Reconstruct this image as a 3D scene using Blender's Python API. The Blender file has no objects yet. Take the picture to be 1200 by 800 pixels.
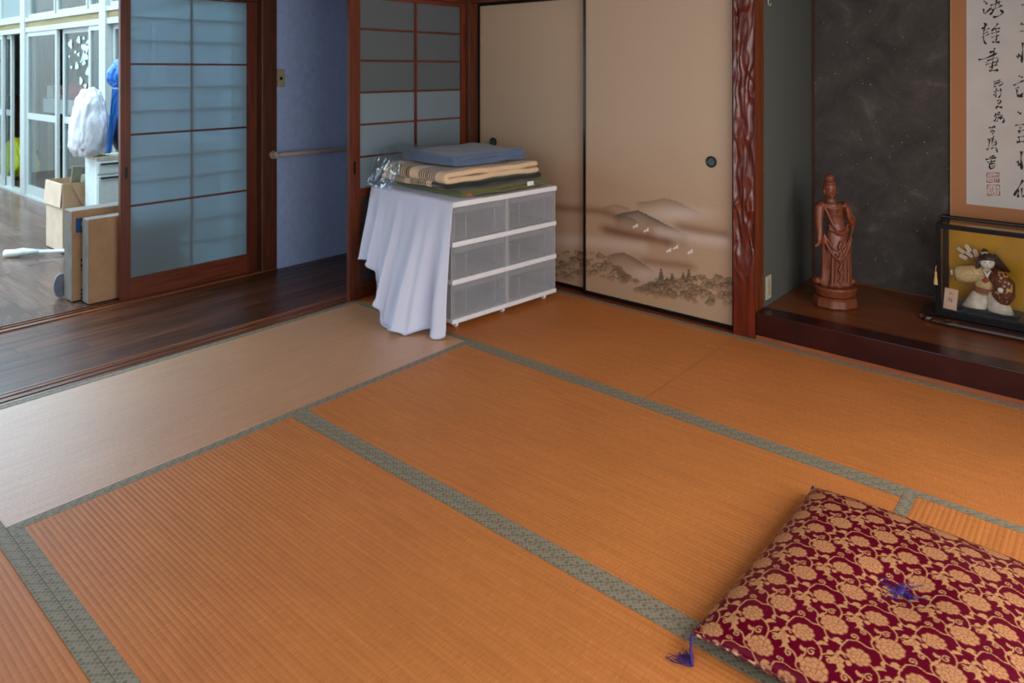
import bpy, bmesh, math, random
import numpy as np
from mathutils import Vector, Matrix, noise as mnoise

# ------------------------------------------------------------------ camera, sky, lights, exposure
R = math.radians
S = 0.955                                   # tatami width in metres
CAM = np.array([3.40717, -3.48724, 1.33672])
YAW = 0.711013; FPX = 840.495; HY = 82.158  # level camera with vertical shift, 1200x800 frame
sc = bpy.context.scene
COL = sc.collection
cd = bpy.data.cameras.new('camera'); cam = bpy.data.objects.new('camera', cd); COL.objects.link(cam)
cam.location = CAM; cam.rotation_euler = (R(90), 0, YAW)
cd.sensor_fit = 'HORIZONTAL'; cd.sensor_width = 36; cd.lens = FPX / 1200 * 36
cd.shift_y = -(400 - HY) / 1200; cd.clip_start = 0.02
cd.dof.use_dof = True; cd.dof.focus_distance = 2.3; cd.dof.aperture_fstop = 5.0
sc.camera = cam

w = bpy.data.worlds.new('sky'); sc.world = w; w.use_nodes = True
w.node_tree.nodes['Background'].inputs[0].default_value = (0.62, 0.80, 1.0, 1)
w.node_tree.nodes['Background'].inputs[1].default_value = 1.2

def area(name, loc, rot, sx, sy, watts, col):
    l = bpy.data.lights.new(name, 'AREA'); l.shape = 'RECTANGLE'; l.size = sx; l.size_y = sy
    l.energy = watts; l.color = col
    o = bpy.data.objects.new(name, l); COL.objects.link(o); o.location = loc; o.rotation_euler = rot
    return o
# daylight standing in the room's own windows (right wall and the wall behind the camera), in the veranda's windows and above its glass roof
area('daylight_right_window', (3.90, -1.75, 0.98), (0, R(90), 0), 1.30, 2.4, 50, (1.0, 0.95, 0.88))
area('daylight_rear_window', (2.55, -3.92, 1.25), (R(90), 0, 0), 2.2, 1.7, 13, (0.93, 0.96, 1.0))
area('daylight_veranda_end', (-7.62, -3.75, 1.35), (0, R(-90), 0), 2.1, 2.4, 25, (0.70, 0.85, 1.0))
area('daylight_veranda_side', (-4.2, -5.12, 1.35), (R(90), 0, 0), 5.4, 2.1, 25, (0.72, 0.86, 1.0))
area('daylight_veranda_roof', (-4.3, -3.05, 2.70), (0, 0, 0), 6.2, 3.8, 600, (0.76, 0.87, 1.0))

sc.view_settings.view_transform = 'Standard'; sc.view_settings.look = 'None'
sc.view_settings.gamma = 1; sc.view_settings.use_curve_mapping = False
sc.view_settings.exposure = 0.0
sc.cycles.use_denoising = True
sc.cycles.max_bounces = 10; sc.cycles.transparent_max_bounces = 16
sc.cycles.sample_clamp_indirect = 6

# ------------------------------------------------------------------ photograph pixel -> point in the room
FW = np.array([-math.sin(YAW), math.cos(YAW), 0]); RT = np.array([math.cos(YAW), math.sin(YAW), 0])
def ray(u, v): return FW + RT * (u - 600) / FPX + np.array([0, 0, 1]) * (HY - v) / FPX
def onx(u, v, X): d = ray(u, v); return CAM + d * (X - CAM[0]) / d[0]
def ony(u, v, Y): d = ray(u, v); return CAM + d * (Y - CAM[1]) / d[1]
def onz(u, v, Z): d = ray(u, v); return CAM + d * (Z - CAM[2]) / d[2]
def to_px(X, Y, Z):
    X = X - CAM[0]; Y = Y - CAM[1]; Z = Z - CAM[2]
    d = X * FW[0] + Y * FW[1]
    return 600 + FPX * (X * RT[0] + Y * RT[1]) / d, HY - FPX * Z / d

# ------------------------------------------------------------------ materials
def srgb(r, g, b):
    f = lambda c: (c / 255 / 12.92) if c / 255 <= 0.04045 else ((c / 255 + 0.055) / 1.055) ** 2.4
    return (f(r), f(g), f(b), 1)
class NT:
    def __init__(s, name):
        s.m = bpy.data.materials.new(name); s.m.use_nodes = True; s.t = s.m.node_tree; s.n = s.t.nodes
        s.b = s.n['Principled BSDF']; s.out = s.n['Material Output']; s._tc = None
    def node(s, typ, **kw):
        n = s.n.new(typ)
        for k, v in kw.items():
            if isinstance(k, str) and k.startswith('i_'): n.inputs[int(k[2:])].default_value = v
            else: setattr(n, k, v)
        return n
    def link(s, a, b): s.t.links.new(a, b)
    def co(s):
        if not s._tc: s._tc = s.n.new('ShaderNodeTexCoord')
        return s._tc.outputs['Object']
    def mapping(s, scale=(1, 1, 1), rot=(0, 0, 0), src=None):
        m = s.n.new('ShaderNodeMapping'); m.inputs['Scale'].default_value = scale; m.inputs['Rotation'].default_value = rot
        s.link(src or s.co(), m.inputs[0]); return m.outputs[0]
    def noise(s, scale, detail=3, vec=None, rough=0.5, dist=0):
        n = s.n.new('ShaderNodeTexNoise'); n.inputs['Scale'].default_value = scale; n.inputs['Detail'].default_value = detail
        n.inputs['Roughness'].default_value = rough; n.inputs['Distortion'].default_value = dist
        s.link(vec or s.co(), n.inputs['Vector']); return n.outputs['Fac']
    def ramp(s, fac, stops, interp='LINEAR'):
        r = s.n.new('ShaderNodeValToRGB'); r.color_ramp.interpolation = interp; e = r.color_ramp.elements
        while len(e) < len(stops): e.new(0.5)
        for q, (p, c) in zip(e, stops): q.position = p; q.color = c if len(c) == 4 else (*c, 1)
        s.link(fac, r.inputs[0]); return r.outputs[0]
    def math(s, op, a, b=None, c=None):
        n = s.n.new('ShaderNodeMath'); n.operation = op
        for i, v in enumerate((a, b, c)):
            if v is None: continue
            if isinstance(v, (int, float)): n.inputs[i].default_value = v
            else: s.link(v, n.inputs[i])
        return n.outputs[0]
    def mix(s, fac, a, b, typ='MIX'):
        n = s.n.new('ShaderNodeMix'); n.data_type = 'RGBA'; n.blend_type = typ
        for i, v in ((0, fac), (6, a), (7, b)):
            if isinstance(v, (int, float)): n.inputs[i].default_value = v
            elif isinstance(v, tuple): n.inputs[i].default_value = v
            else: s.link(v, n.inputs[i])
        return n.outputs[2]
    def bump(s, h, strength=0.3, dist=0.001):
        b = s.n.new('ShaderNodeBump'); b.inputs['Strength'].default_value = strength; b.inputs['Distance'].default_value = dist
        s.link(h, b.inputs['Height']); s.link(b.outputs[0], s.b.inputs['Normal'])
    def set(s, **kw):
        for k, v in kw.items():
            i = s.b.inputs[k.replace('_', ' ')]
            if hasattr(v, 'is_linked') or hasattr(v, 'links'): s.link(v, i)
            else: i.default_value = v
        return s
def plain(name, col, rough=0.5, var=0.06, scale=30, bump=0.0, **kw):
    t = NT(name); n = t.noise(scale, 3)
    c2 = tuple(min(1, x * (1 + 2 * var)) for x in col[:3]); c1 = tuple(x * (1 - 2 * var) for x in col[:3])
    t.set(Base_Color=t.ramp(n, [(0.3, c1), (0.7, c2)]), Roughness=rough, **kw)
    if bump: t.bump(n, bump, 0.002)
    return t.m
def wood(name, dark, light, axis=0, rough=0.35, scale=6, coat=0.0, rnd=True, spec=0.5):
    t = NT(name); sc3 = [9 * scale] * 3; sc3[axis] = scale * 0.55
    v = t.mapping(tuple(sc3))
    if rnd:
        oi = t.n.new('ShaderNodeObjectInfo'); a = t.n.new('ShaderNodeVectorMath'); a.operation = 'ADD'
        cmb = t.n.new('ShaderNodeCombineXYZ'); r40 = t.math('MULTIPLY', oi.outputs['Random'], 40.0)
        for i in range(3): t.link(r40, cmb.inputs[i])
        t.link(v, a.inputs[0]); t.link(cmb.outputs[0], a.inputs[1]); v = a.outputs[0]
    n = t.noise(1.0, 5, v, 0.6, 0.4)
    c = t.ramp(n, [(0.28, dark), (0.72, light)])
    if rnd:
        hsv = t.n.new('ShaderNodeHueSaturation'); t.link(c, hsv.inputs['Color'])
        t.link(t.math('MULTIPLY_ADD', oi.outputs['Random'], 0.5, 0.75), hsv.inputs['Value']); c = hsv.outputs[0]
    t.set(Base_Color=c, Roughness=rough, Coat_Weight=coat, Coat_Roughness=0.15, Specular_IOR_Level=spec)
    t.bump(n, 0.05, 0.001)
    return t.m

def clear_glass(name, tint=(0.95, 1, 0.98, 1), gloss=0.10, rough=0.02):
    t = NT(name)
    tr = t.node('ShaderNodeBsdfTransparent'); tr.inputs[0].default_value = tint
    gl = t.node('ShaderNodeBsdfGlossy'); gl.inputs['Roughness'].default_value = rough
    fr = t.node('ShaderNodeLayerWeight'); fr.inputs[0].default_value = 0.5
    mx = t.node('ShaderNodeMixShader'); t.link(t.math('ADD', t.math('MULTIPLY', t.math('POWER', fr.outputs['Facing'], 4.0), 0.7), gloss * 0.4), mx.inputs[0])
    t.link(tr.outputs[0], mx.inputs[1]); t.link(gl.outputs[0], mx.inputs[2]); t.link(mx.outputs[0], t.out.inputs[0])
    return t.m
def frosted(name, col, trans=0.55, rough=0.45):
    """ground glass / glazed shoji paper: scatters what is behind it"""
    t = NT(name)
    rf = t.node('ShaderNodeBsdfRefraction'); rf.inputs['Color'].default_value = col; rf.inputs['Roughness'].default_value = rough; rf.inputs['IOR'].default_value = 1.02
    tl = t.node('ShaderNodeBsdfTranslucent'); tl.inputs[0].default_value = col
    df = t.node('ShaderNodeBsdfPrincipled'); df.inputs['Base Color'].default_value = col; df.inputs['Roughness'].default_value = 0.35
    m1 = t.node('ShaderNodeMixShader'); m1.inputs[0].default_value = 1 - trans; t.link(rf.outputs[0], m1.inputs[1]); t.link(tl.outputs[0], m1.inputs[2])
    m2 = t.node('ShaderNodeMixShader'); m2.inputs[0].default_value = 0.35; t.link(m1.outputs[0], m2.inputs[1]); t.link(df.outputs[0], m2.inputs[2])
    t.link(m2.outputs[0], t.out.inputs[0]); return t.m
def film(name, col, opac, rough=0.3):
    """translucent plastic"""
    t = NT(name); tr = t.node('ShaderNodeBsdfTransparent'); tr.inputs[0].default_value = (0.93, 0.94, 0.95, 1)
    t.set(Base_Color=col, Roughness=rough)
    mx = t.node('ShaderNodeMixShader')
    n = t.noise(4, 2)
    t.link(t.math('MULTIPLY_ADD', n, 0.10, opac - 0.05), mx.inputs[0])
    t.link(tr.outputs[0], mx.inputs[1]); t.link(t.b.outputs[0], mx.inputs[2]); t.link(mx.outputs[0], t.out.inputs[0]); return t.m
def attr_mat(name, rough=0.7, **kw):
    t = NT(name); a = t.node('ShaderNodeAttribute', attribute_name='paint'); t.set(Base_Color=a.outputs['Color'], Roughness=rough, **kw)
    return t

M = {}
def rush(name, c1, c2, rough, spec, coat=0.0):
    t = NT(name)
    reed = t.noise(1.0, 2, t.mapping((700, 26, 26)))          # single rushes lie across the ribs
    big = t.noise(3.0, 3); mid = t.noise(1.0, 3, t.mapping((4, 66, 1)))
    c = t.ramp(reed, [(0.3, c1), (0.7, c2)])
    c = t.mix(0.5, c, t.ramp(mid, [(0.3, (0.40, 0.40, 0.40)), (0.7, (0.60, 0.60, 0.60))]), 'OVERLAY')
    c = t.mix(0.35, c, t.ramp(big, [(0.3, (0.42, 0.42, 0.42)), (0.7, (0.58, 0.57, 0.55))]), 'OVERLAY')
    t.set(Base_Color=c, Roughness=rough, Specular_IOR_Level=spec, Coat_Weight=coat, Coat_Roughness=0.38)
    t.bump(reed, 0.25, 0.0006); return t.m
M['rush'] = rush('tatami rush', srgb(178, 105, 50), srgb(204, 130, 70), 0.50, 0.35)
M['rush_pale'] = rush('worn tatami rush paled for glare', srgb(188, 134, 92), srgb(208, 158, 116), 0.48, 1.0, 0.7)  # worn, bleached mat; colour paled further to carry the veranda glare

def brocade_border():
    t = NT('tatami border brocade')
    sp = t.n.new('ShaderNodeSeparateXYZ'); t.link(t.co(), sp.inputs[0]); x, y = sp.outputs[0], sp.outputs[1]
    p = 0.0160
    a = t.math('DIVIDE', t.math('ADD', x, y), p); b = t.math('DIVIDE', t.math('SUBTRACT', x, y), p)
    fa = t.math('FLOOR', a); fb = t.math('FLOOR', b)
    ma = t.math('FLOORED_MODULO', fa, 3.0); mb = t.math('FLOORED_MODULO', fb, 3.0)
    cmb = t.n.new('ShaderNodeCombineXYZ'); t.link(ma, cmb.inputs[0]); t.link(mb, cmb.inputs[1])
    wn = t.node('ShaderNodeTexWhiteNoise', noise_dimensions='2D'); t.link(cmb.outputs[0], wn.inputs['Vector'])
    col = t.ramp(wn.outputs[0], [(0, srgb(88, 84, 72)), (0.3, srgb(118, 112, 94)), (0.55, srgb(102, 98, 84)), (0.8, srgb(136, 130, 116))], 'CONSTANT')
    fra = t.math('FRACT', a); frb = t.math('FRACT', b)
    ln = t.math('MAXIMUM', t.math('LESS_THAN', fra, 0.2), t.math('LESS_THAN', frb, 0.2))
    inner = t.math('MULTIPLY', t.math('LESS_THAN', t.math('ABSOLUTE', t.math('SUBTRACT', fra, 0.58)), 0.16), t.math('LESS_THAN', t.math('ABSOLUTE', t.math('SUBTRACT', frb, 0.58)), 0.16))
    col = t.mix(ln, col, srgb(162, 146, 118)); col = t.mix(t.math('MULTIPLY', inner, 0.5), col, srgb(140, 136, 124))
    big = t.noise(2.2, 2); col = t.mix(0.22, col, t.ramp(big, [(0.35, srgb(116, 124, 104)), (0.65, srgb(120, 104, 88))]))
    t.set(Base_Color=col, Roughness=0.6); return t.m
M['heri'] = brocade_border()
M['lacquer_red'] = wood('red lacquered wood', srgb(84, 24, 10), srgb(138, 50, 22), 2, 0.34, 5, 0.1)
M['post'] = wood('dark cedar post', srgb(58, 26, 14), srgb(112, 58, 32), 2, 0.45, 6)
M['shoji_wood'] = wood('reddish brown door wood', srgb(72, 28, 12), srgb(122, 56, 28), 2, 0.4, 6)
M['shoji_wood_h'] = wood('reddish brown door wood crosswise', srgb(70, 27, 12), srgb(120, 54, 27), 1, 0.4, 6)
M['kumiko'] = wood('pale brown lattice wood', srgb(112, 66, 46), srgb(150, 98, 72), 1, 0.5, 8)
M['sill'] = wood('worn sill wood', srgb(70, 36, 22), srgb(124, 72, 44), 1, 0.28, 6, 0.2)
M['sill_edge'] = wood('worn sill edge', srgb(128, 72, 40), srgb(172, 108, 66), 1, 0.28, 6, 0.2)
M['hall_plank'] = wood('dark polished hall boards', srgb(50, 26, 16), srgb(108, 64, 42), 1, 0.34, 4, 0.0, True, 0.4)
M['veranda_plank'] = wood('worn veranda boards', srgb(76, 56, 47), srgb(118, 91, 78), 0, 0.25, 4, 0.0, True, 0.35)
M['veranda_near'] = wood('dark veranda floor', srgb(62, 42, 32), srgb(98, 70, 54), 1, 0.25, 4, 0.3)
M['black'] = plain('black lacquer frame', srgb(14, 14, 15), 0.25, 0.1)
M['plaster_white'] = plain('white plaster', srgb(214, 208, 196), 0.85, 0.03, 40, 0.1)
M['wall_blue'] = plain('pale blue grey plaster', srgb(166, 190, 236), 0.8, 0.03, 30, 0.08)
M['ceiling'] = wood('ceiling boards', srgb(120, 84, 54), srgb(164, 122, 84), 1, 0.6, 4)
M['toko_side'] = plain('dark green grey sand wall', srgb(84, 86, 80), 0.95, 0.10, 260, 0.3)
def toko_back():
    t = NT('charcoal sand wall'); n = t.noise(5, 5, None, 0.65, 0.6); f = t.noise(420, 2); sp = t.noise(75, 1)
    c = t.ramp(n, [(0.32, srgb(52, 46, 44)), (0.58, srgb(82, 75, 71)), (0.78, srgb(132, 122, 116))])
    c = t.mix(0.35, c, t.ramp(f, [(0.3, (0.02, 0.018, 0.016)), (0.75, (0.12, 0.11, 0.10))]))
    c = t.mix(t.math('MULTIPLY', t.math('GREATER_THAN', sp, 0.785), 0.7), c, srgb(190, 186, 176))
    t.set(Base_Color=c, Roughness=0.95); t.bump(f, 0.3, 0.002); return t.m
M['toko_back'] = toko_back()
M['toko_floor'] = wood('polished alcove board', srgb(84, 42, 18), srgb(136, 76, 38), 0, 0.32, 3, 0.1, False)
M['toko_front'] = plain('dark burgundy lacquer', srgb(48, 14, 14), 0.25, 0.12, 8)
M['alu'] = plain('pale green white window frame', srgb(176, 182, 176), 0.35, 0.02)
M['alu_dark'] = plain('grey window channel', srgb(120, 132, 138), 0.35, 0.05)
M['olive'] = wood('olive wooden band', srgb(120, 104, 60), srgb(160, 144, 92), 0, 0.6, 5)
M['glass'] = clear_glass('clear window glass', (0.86, 0.93, 0.95, 1), 0.12)
M['pattern_glass'] = frosted('patterned transom glass', (0.62, 0.72, 0.70, 1), 0.8, 0.25)
M['ground_glass'] = frosted('ground glass pane', (0.40, 0.52, 0.58, 1), 0.62, 0.30)
M['upper_pane'] = frosted('grey upper pane', (0.30, 0.34, 0.36, 1), 0.3, 0.5)  # top three rows of panes tinted greyer and darker than the lower ones
M['lower_pane'] = frosted('bluish lower pane', (0.46, 0.57, 0.61, 1), 0.3, 0.5)

# ------------------------------------------------------------------ mesh helpers
class MB:
    def __init__(s): s.v = []; s.f = []
    def add(s, vs, fs):
        o = len(s.v); s.v += [tuple(map(float, q)) for q in vs]; s.f += [tuple(i + o for i in f) for f in fs]; return s
    def box(s, x0, x1, y0, y1, z0, z1, c=0.0):
        if c <= 0:
            return s.add([(x0, y0, z0), (x1, y0, z0), (x1, y1, z0), (x0, y1, z0), (x0, y0, z1), (x1, y0, z1), (x1, y1, z1), (x0, y1, z1)],
                         [(0, 3, 2, 1), (4, 5, 6, 7), (0, 1, 5, 4), (1, 2, 6, 5), (2, 3, 7, 6), (3, 0, 4, 7)])
        bm = bmesh.new(); bmesh.ops.create_cube(bm, size=1)
        for q in bm.verts: q.co = ((q.co.x + .5) * (x1 - x0) + x0, (q.co.y + .5) * (y1 - y0) + y0, (q.co.z + .5) * (z1 - z0) + z0)
        bmesh.ops.bevel(bm, geom=bm.edges[:], offset=c, segments=2, profile=0.6, affect='EDGES')
        return s.bm(bm)
    def bm(s, bm):
        bm.verts.index_update(); vs = [q.co[:] for q in bm.verts]; fs = [[q.index for q in f.verts] for f in bm.faces]; bm.free(); return s.add(vs, fs)
    def tube(s, pts, rad, n=8, caps=True, flat=1.0):
        pts = [Vector(p) for p in pts]; rad = [rad] * len(pts) if isinstance(rad, (int, float)) else rad
        vs = []; fs = []; up = None
        for i, p in enumerate(pts):
            d = (pts[min(i + 1, len(pts) - 1)] - pts[max(i - 1, 0)]); d = d.normalized() if d.length > 1e-9 else Vector((0, 0, 1))
            if up is None: up = Vector((0, 0, 1)) if abs(d.z) < 0.9 else Vector((1, 0, 0))
            a = d.cross(up); a = a.normalized() if a.length > 1e-6 else Vector((1, 0, 0)); b = a.cross(d).normalized(); up = b
            for k in range(n):
                t = 2 * math.pi * k / n; vs.append(p + a * (math.cos(t) * rad[i]) + b * (math.sin(t) * rad[i] * flat))
        for i in range(len(pts) - 1):
            for k in range(n): fs.append((i * n + k, i * n + (k + 1) % n, (i + 1) * n + (k + 1) % n, (i + 1) * n + k))
        if caps: fs.append(tuple(range(n))[::-1]); fs.append(tuple((len(pts) - 1) * n + k for k in range(n)))
        return s.add(vs, fs)
    def lathe(s, prof, n=24, cx=0, cy=0, sx=1, sy=1, wob=None):
        vs = []; fs = []
        for i, (r, z) in enumerate(prof):
            for k in range(n):
                t = 2 * math.pi * k / n; q = r * (wob(t, z) if wob else 1); vs.append((cx + q * sx * math.cos(t), cy + q * sy * math.sin(t), z))
        for i in range(len(prof) - 1):
            for k in range(n): fs.append((i * n + k, i * n + (k + 1) % n, (i + 1) * n + (k + 1) % n, (i + 1) * n + k))
        fs.append(tuple(range(n))[::-1]); fs.append(tuple((len(prof) - 1) * n + k for k in range(n)))
        return s.add(vs, fs)
    def ball(s, c, r, n=14, rot=None):
        r = (r,) * 3 if isinstance(r, (int, float)) else r
        bm = bmesh.new(); bmesh.ops.create_uvsphere(bm, u_segments=n, v_segments=max(6, n * 2 // 3), radius=1)
        mt = Matrix.Translation(c) @ (rot or Matrix.Identity(4)) @ Matrix.Diagonal((*r, 1)); bm.transform(mt); return s.bm(bm)
    def grid(s, P, nu, nv, closed=False):
        vs = [P(i / nu, j / nv) for j in range(nv + 1) for i in range(nu + 1)]
        fs = [(j * (nu + 1) + i, j * (nu + 1) + i + 1, (j + 1) * (nu + 1) + i + 1, (j + 1) * (nu + 1) + i) for j in range(nv) for i in range(nu)]
        return s.add(vs, fs)
    def prism(s, poly, a, b, plane='xz'):
        """polygon given in a plane, extruded along the third axis from a to b"""
        def q(p, t): return {'xz': (p[0], t, p[1]), 'xy': (p[0], p[1], t), 'yz': (t, p[0], p[1])}[plane]
        n = len(poly); vs = [q(p, a) for p in poly] + [q(p, b) for p in poly]
        fs = [tuple(range(n)), tuple(range(2 * n - 1, n - 1, -1))] + [(i, i + n, (i + 1) % n + n, (i + 1) % n) for i in range(n)]
        return s.add(vs, fs)
    def build(s, name, mat, parent=None, world=False, smooth=False, fix=True):
        vs = s.v
        if parent is not None and world:
            im = wmat(parent).inverted(); vs = [(im @ Vector(q))[:] for q in vs]
        me = bpy.data.meshes.new(name); me.from_pydata(vs, [], s.f)
        if fix:
            bm = bmesh.new(); bm.from_mesh(me); bmesh.ops.recalc_face_normals(bm, faces=bm.faces[:]); bm.to_mesh(me); bm.free()
        if mat is not None: me.materials.append(M[mat] if isinstance(mat, str) else mat)
        if smooth: me.shade_smooth()
        me.update()
        o = bpy.data.objects.new(name, me); COL.objects.link(o); o.parent = parent; return o
def wmat(o):
    m = Matrix.Translation(o.location) @ o.rotation_euler.to_matrix().to_4x4()
    return (wmat(o.parent) @ m) if o.parent else m
def soft(o, angle=40):
    o.data.shade_smooth(); o.data.set_sharp_from_angle(angle=R(angle)); return o
def bevel(o, width=0.003, seg=2):
    b = o.modifiers.new('bevel', 'BEVEL'); b.width = width; b.segments = seg; b.limit_method = 'ANGLE'; return o
def tag(o, label, cat, group=None):
    o['label'] = label; o['category'] = cat
    if group: o['group'] = group
    return o
def thing(name, label, cat, loc=(0, 0, 0), rz=0, group=None):
    o = bpy.data.objects.new(name, None); COL.objects.link(o); o.empty_display_size = 0.1
    o.location = [float(q) for q in loc]; o.rotation_euler = (0, 0, rz); return tag(o, label, cat, group)
def struct(o, label=None, cat=None):
    o['kind'] = 'structure'
    if label: o['label'] = label
    if cat: o['category'] = cat
    return o
def sroot(name, loc=(0, 0, 0), label=None, cat=None):
    o = bpy.data.objects.new(name, None); COL.objects.link(o); o.location = loc; o.empty_display_size = 0.1; return struct(o, label, cat)
def share(src, parent, loc=(0, 0, 0), rot=(0, 0, 0), name=None):
    c = src.copy(); COL.objects.link(c); c.parent = parent; c.location = loc; c.rotation_euler = rot
    if name: c.name = name
    return c
def fuse(o, voxel, smooth_it=4):
    """melt the joined pieces of one mesh into one continuous skin"""
    m = o.modifiers.new('r', 'REMESH'); m.mode = 'VOXEL'; m.voxel_size = voxel
    if smooth_it: q = o.modifiers.new('s', 'SMOOTH'); q.iterations = smooth_it; q.factor = 0.5
    dg = bpy.context.evaluated_depsgraph_get(); me = bpy.data.meshes.new_from_object(o.evaluated_get(dg))
    old = o.data; o.modifiers.clear(); o.data = me; me.shade_smooth(); bpy.data.meshes.remove(old); return o
def paint(o, cols):
    a = o.data.color_attributes.new('paint', 'FLOAT_COLOR', 'POINT')
    c = np.ones((len(cols), 4), np.float32); c[:, :cols.shape[1]] = cols; a.data.foreach_set('color', c.ravel())
def lin(r, g, b): return np.array(srgb(r, g, b)[:3])
random.seed(5); rng = np.random.default_rng(5)

# ================================================================== THE SETTING
LW = 4 * S                                              # eight-mat room: 3.82 m square
ZC = 2.5; ZK = 1.79                                     # ceiling, underside of lintels
fl = MB().box(0.0, LW, -LW, 0.0, -0.14, -0.06).build('floor', 'post')
struct(fl, 'floor of eight woven tatami mats with green brocade borders', 'floor')

def tatami_surface():
    L, wd, hb = 2 * S - 0.0016, S - 0.0012, 0.0350        # one mat, long side on x
    n = 58; per = 8; half = wd / 2 - hb; ys = []; zs = []
    for i in range(n * per + 1):
        t = i / per; ys.append(-half + 2 * half * i / (n * per)); zs.append(-0.0009 + 0.0009 * abs(math.sin(math.pi * t)) ** 0.75)
    ys = [-wd / 2, -half - 0.0005] + ys + [half + 0.0005, wd / 2]; zs = [-0.0014, -0.0014] + zs + [-0.0014, -0.0014]
    b = MB(); vs = []; fs = []; nx = 6
    for i in range(nx + 1):
        x = -L / 2 + L * i / nx; vs += [(x, y, z) for y, z in zip(ys, zs)]
    m = len(ys)
    for i in range(nx):
        for j in range(m - 1): fs.append((i * m + j, (i + 1) * m + j, (i + 1) * m + j + 1, i * m + j + 1))
    b.add(vs, fs)
    b.box(-L / 2, L / 2, -wd / 2, wd / 2, -0.055, -0.0024)
    o = b.build('tatami_mat', 'rush', fl, fix=False); o.data.shade_smooth(); o.data.set_sharp_from_angle(angle=R(60)); 
    hs = []
    for s in (-1, 1):
        y0, y1 = sorted((s * wd / 2, s * half)); h = MB().box(-L / 2, L / 2, y0, y1, -0.004, 0.0006).build('cloth_border', 'heri', o); hs.append(h)
    return o, hs
mat0, h0 = tatami_surface()
spots = [(S, -S / 2, 0), (3 * S, -S / 2, 0), (S / 2, -2 * S, 90), (2 * S, -1.5 * S, 0), (2 * S, -2.5 * S, 0), (3.5 * S, -2 * S, 90), (S, -3.5 * S, 0), (3 * S, -3.5 * S, 0)]
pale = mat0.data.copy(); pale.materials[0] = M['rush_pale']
for i, (x, y, a) in enumerate(spots):
    o = mat0 if i == 0 else mat0.copy()
    if i: COL.objects.link(o); o.parent = fl
    o.location = (x, y, 0); o.rotation_euler = (0, 0, R(a))
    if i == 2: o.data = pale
    if i:
        for h in h0: share(h, o)

# --- sill between tatami and hall, with two sliding grooves
b = MB(); prof = [(-0.002, -0.05), (-0.002, 0.001), (-0.010, 0.002), (-0.010, -0.002), (-0.032, -0.002), (-0.032, 0.002), (-0.056, 0.002), (-0.056, -0.002), (-0.078, -0.002), (-0.078, 0.002), (-0.104, 0.002), (-0.104, -0.05)]
b.prism([(p[0], p[1]) for p in prof], -LW, 0.12, 'xz'); sill = struct(b.build('trim_1', 'sill'), 'grooved wooden sill between tatami and hall', 'sill')
MB().box(-0.1195, -0.1045, -LW, 0.12, -0.05, 0.004).build('sill_edge', 'sill_edge', sill)
# --- hall boards
hall = struct(MB().box(-0.94, -0.12, -LW, 1.2, -0.09, -0.025).build('floor_hall', 'hall_plank'), 'dark polished board floor of the hall', 'floor')
nrow = 9; x0, x1 = -0.938, -0.121; pw = (x1 - x0) / nrow
base_pl = None
for r_ in range(nrow):
    y = -LW + random.uniform(-0.5, 0)
    while y < 1.15:
        L = 0.9; a0, a1 = max(y, -LW), min(y + L - 0.0015, 1.15)
        if a1 - a0 > 0.05:
            if base_pl is None:
                base_pl = MB().box(-pw / 2 + 0.0006, pw / 2 - 0.0006, -0.5, 0.5, -0.022, 0.0, 0.001).build('plank', 'hall_plank', hall); o = base_pl
            else: o = base_pl.copy(); COL.objects.link(o); o.parent = hall
            o.location = (x0 + pw * (r_ + .5), (a0 + a1) / 2, -0.001 + random.uniform(-0.0004, 0.0004)); o.scale = (1, a1 - a0, 1)
        y += L
# --- second sill, towards the veranda
b = MB(); prof = [(-0.958, -0.05), (-0.958, 0.006), (-0.974, 0.006), (-0.974, 0.000), (-0.996, 0.000), (-0.996, 0.006), (-1.012, 0.006), (-1.012, 0.0), (-1.034, 0.0), (-1.034, 0.006), (-1.05, 0.006), (-1.05, -0.05)]
b.prism(prof, -LW, -0.86, 'xz'); sill2 = struct(b.build('trim_2', 'sill'), 'grooved wooden sill between hall and veranda', 'sill')
MB().box(-0.957, -0.9395, -LW, -0.86, -0.05, 0.007).build('sill_edge', 'sill_edge', sill2)
# --- veranda floor
ver = struct(MB().box(-7.5, -1.051, -5.0, -1.02, -0.09, -0.022).build('floor_veranda', 'veranda_plank'), 'worn brown board floor of the veranda', 'floor')
vp = None; pw = 0.15
for r_ in range(27):
    y = -1.03 - pw * (r_ + .5); x = -7.5 + random.uniform(-0.6, 0)
    if y < -4.95: break
    while x < -1.06:
        a0, a1 = max(x, -7.5), min(x + 0.9 - 0.002, -1.053)
        if a1 - a0 > 0.04:
            if y < -3.0 : pass
            if vp is None: vp = MB().box(-0.5, 0.5, -pw / 2 + 0.0008, pw / 2 - 0.0008, -0.02, 0.0, 0.001).build('plank', 'veranda_plank', ver); o = vp
            else: o = vp.copy(); COL.objects.link(o); o.parent = ver
            o.location = ((a0 + a1) / 2, y, -0.001); o.scale = (a1 - a0, 1, 1); o.rotation_euler = (R(random.uniform(-.5, .5)), R(random.uniform(-.12, .12)), 0)
        x += 0.9
struct(MB().box(-10.5, -1.1, -0.99, 1.2, -0.09, -0.005).build('floor_inner', 'veranda_plank'), 'floor of the far room behind the glass doors', 'floor')

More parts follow.
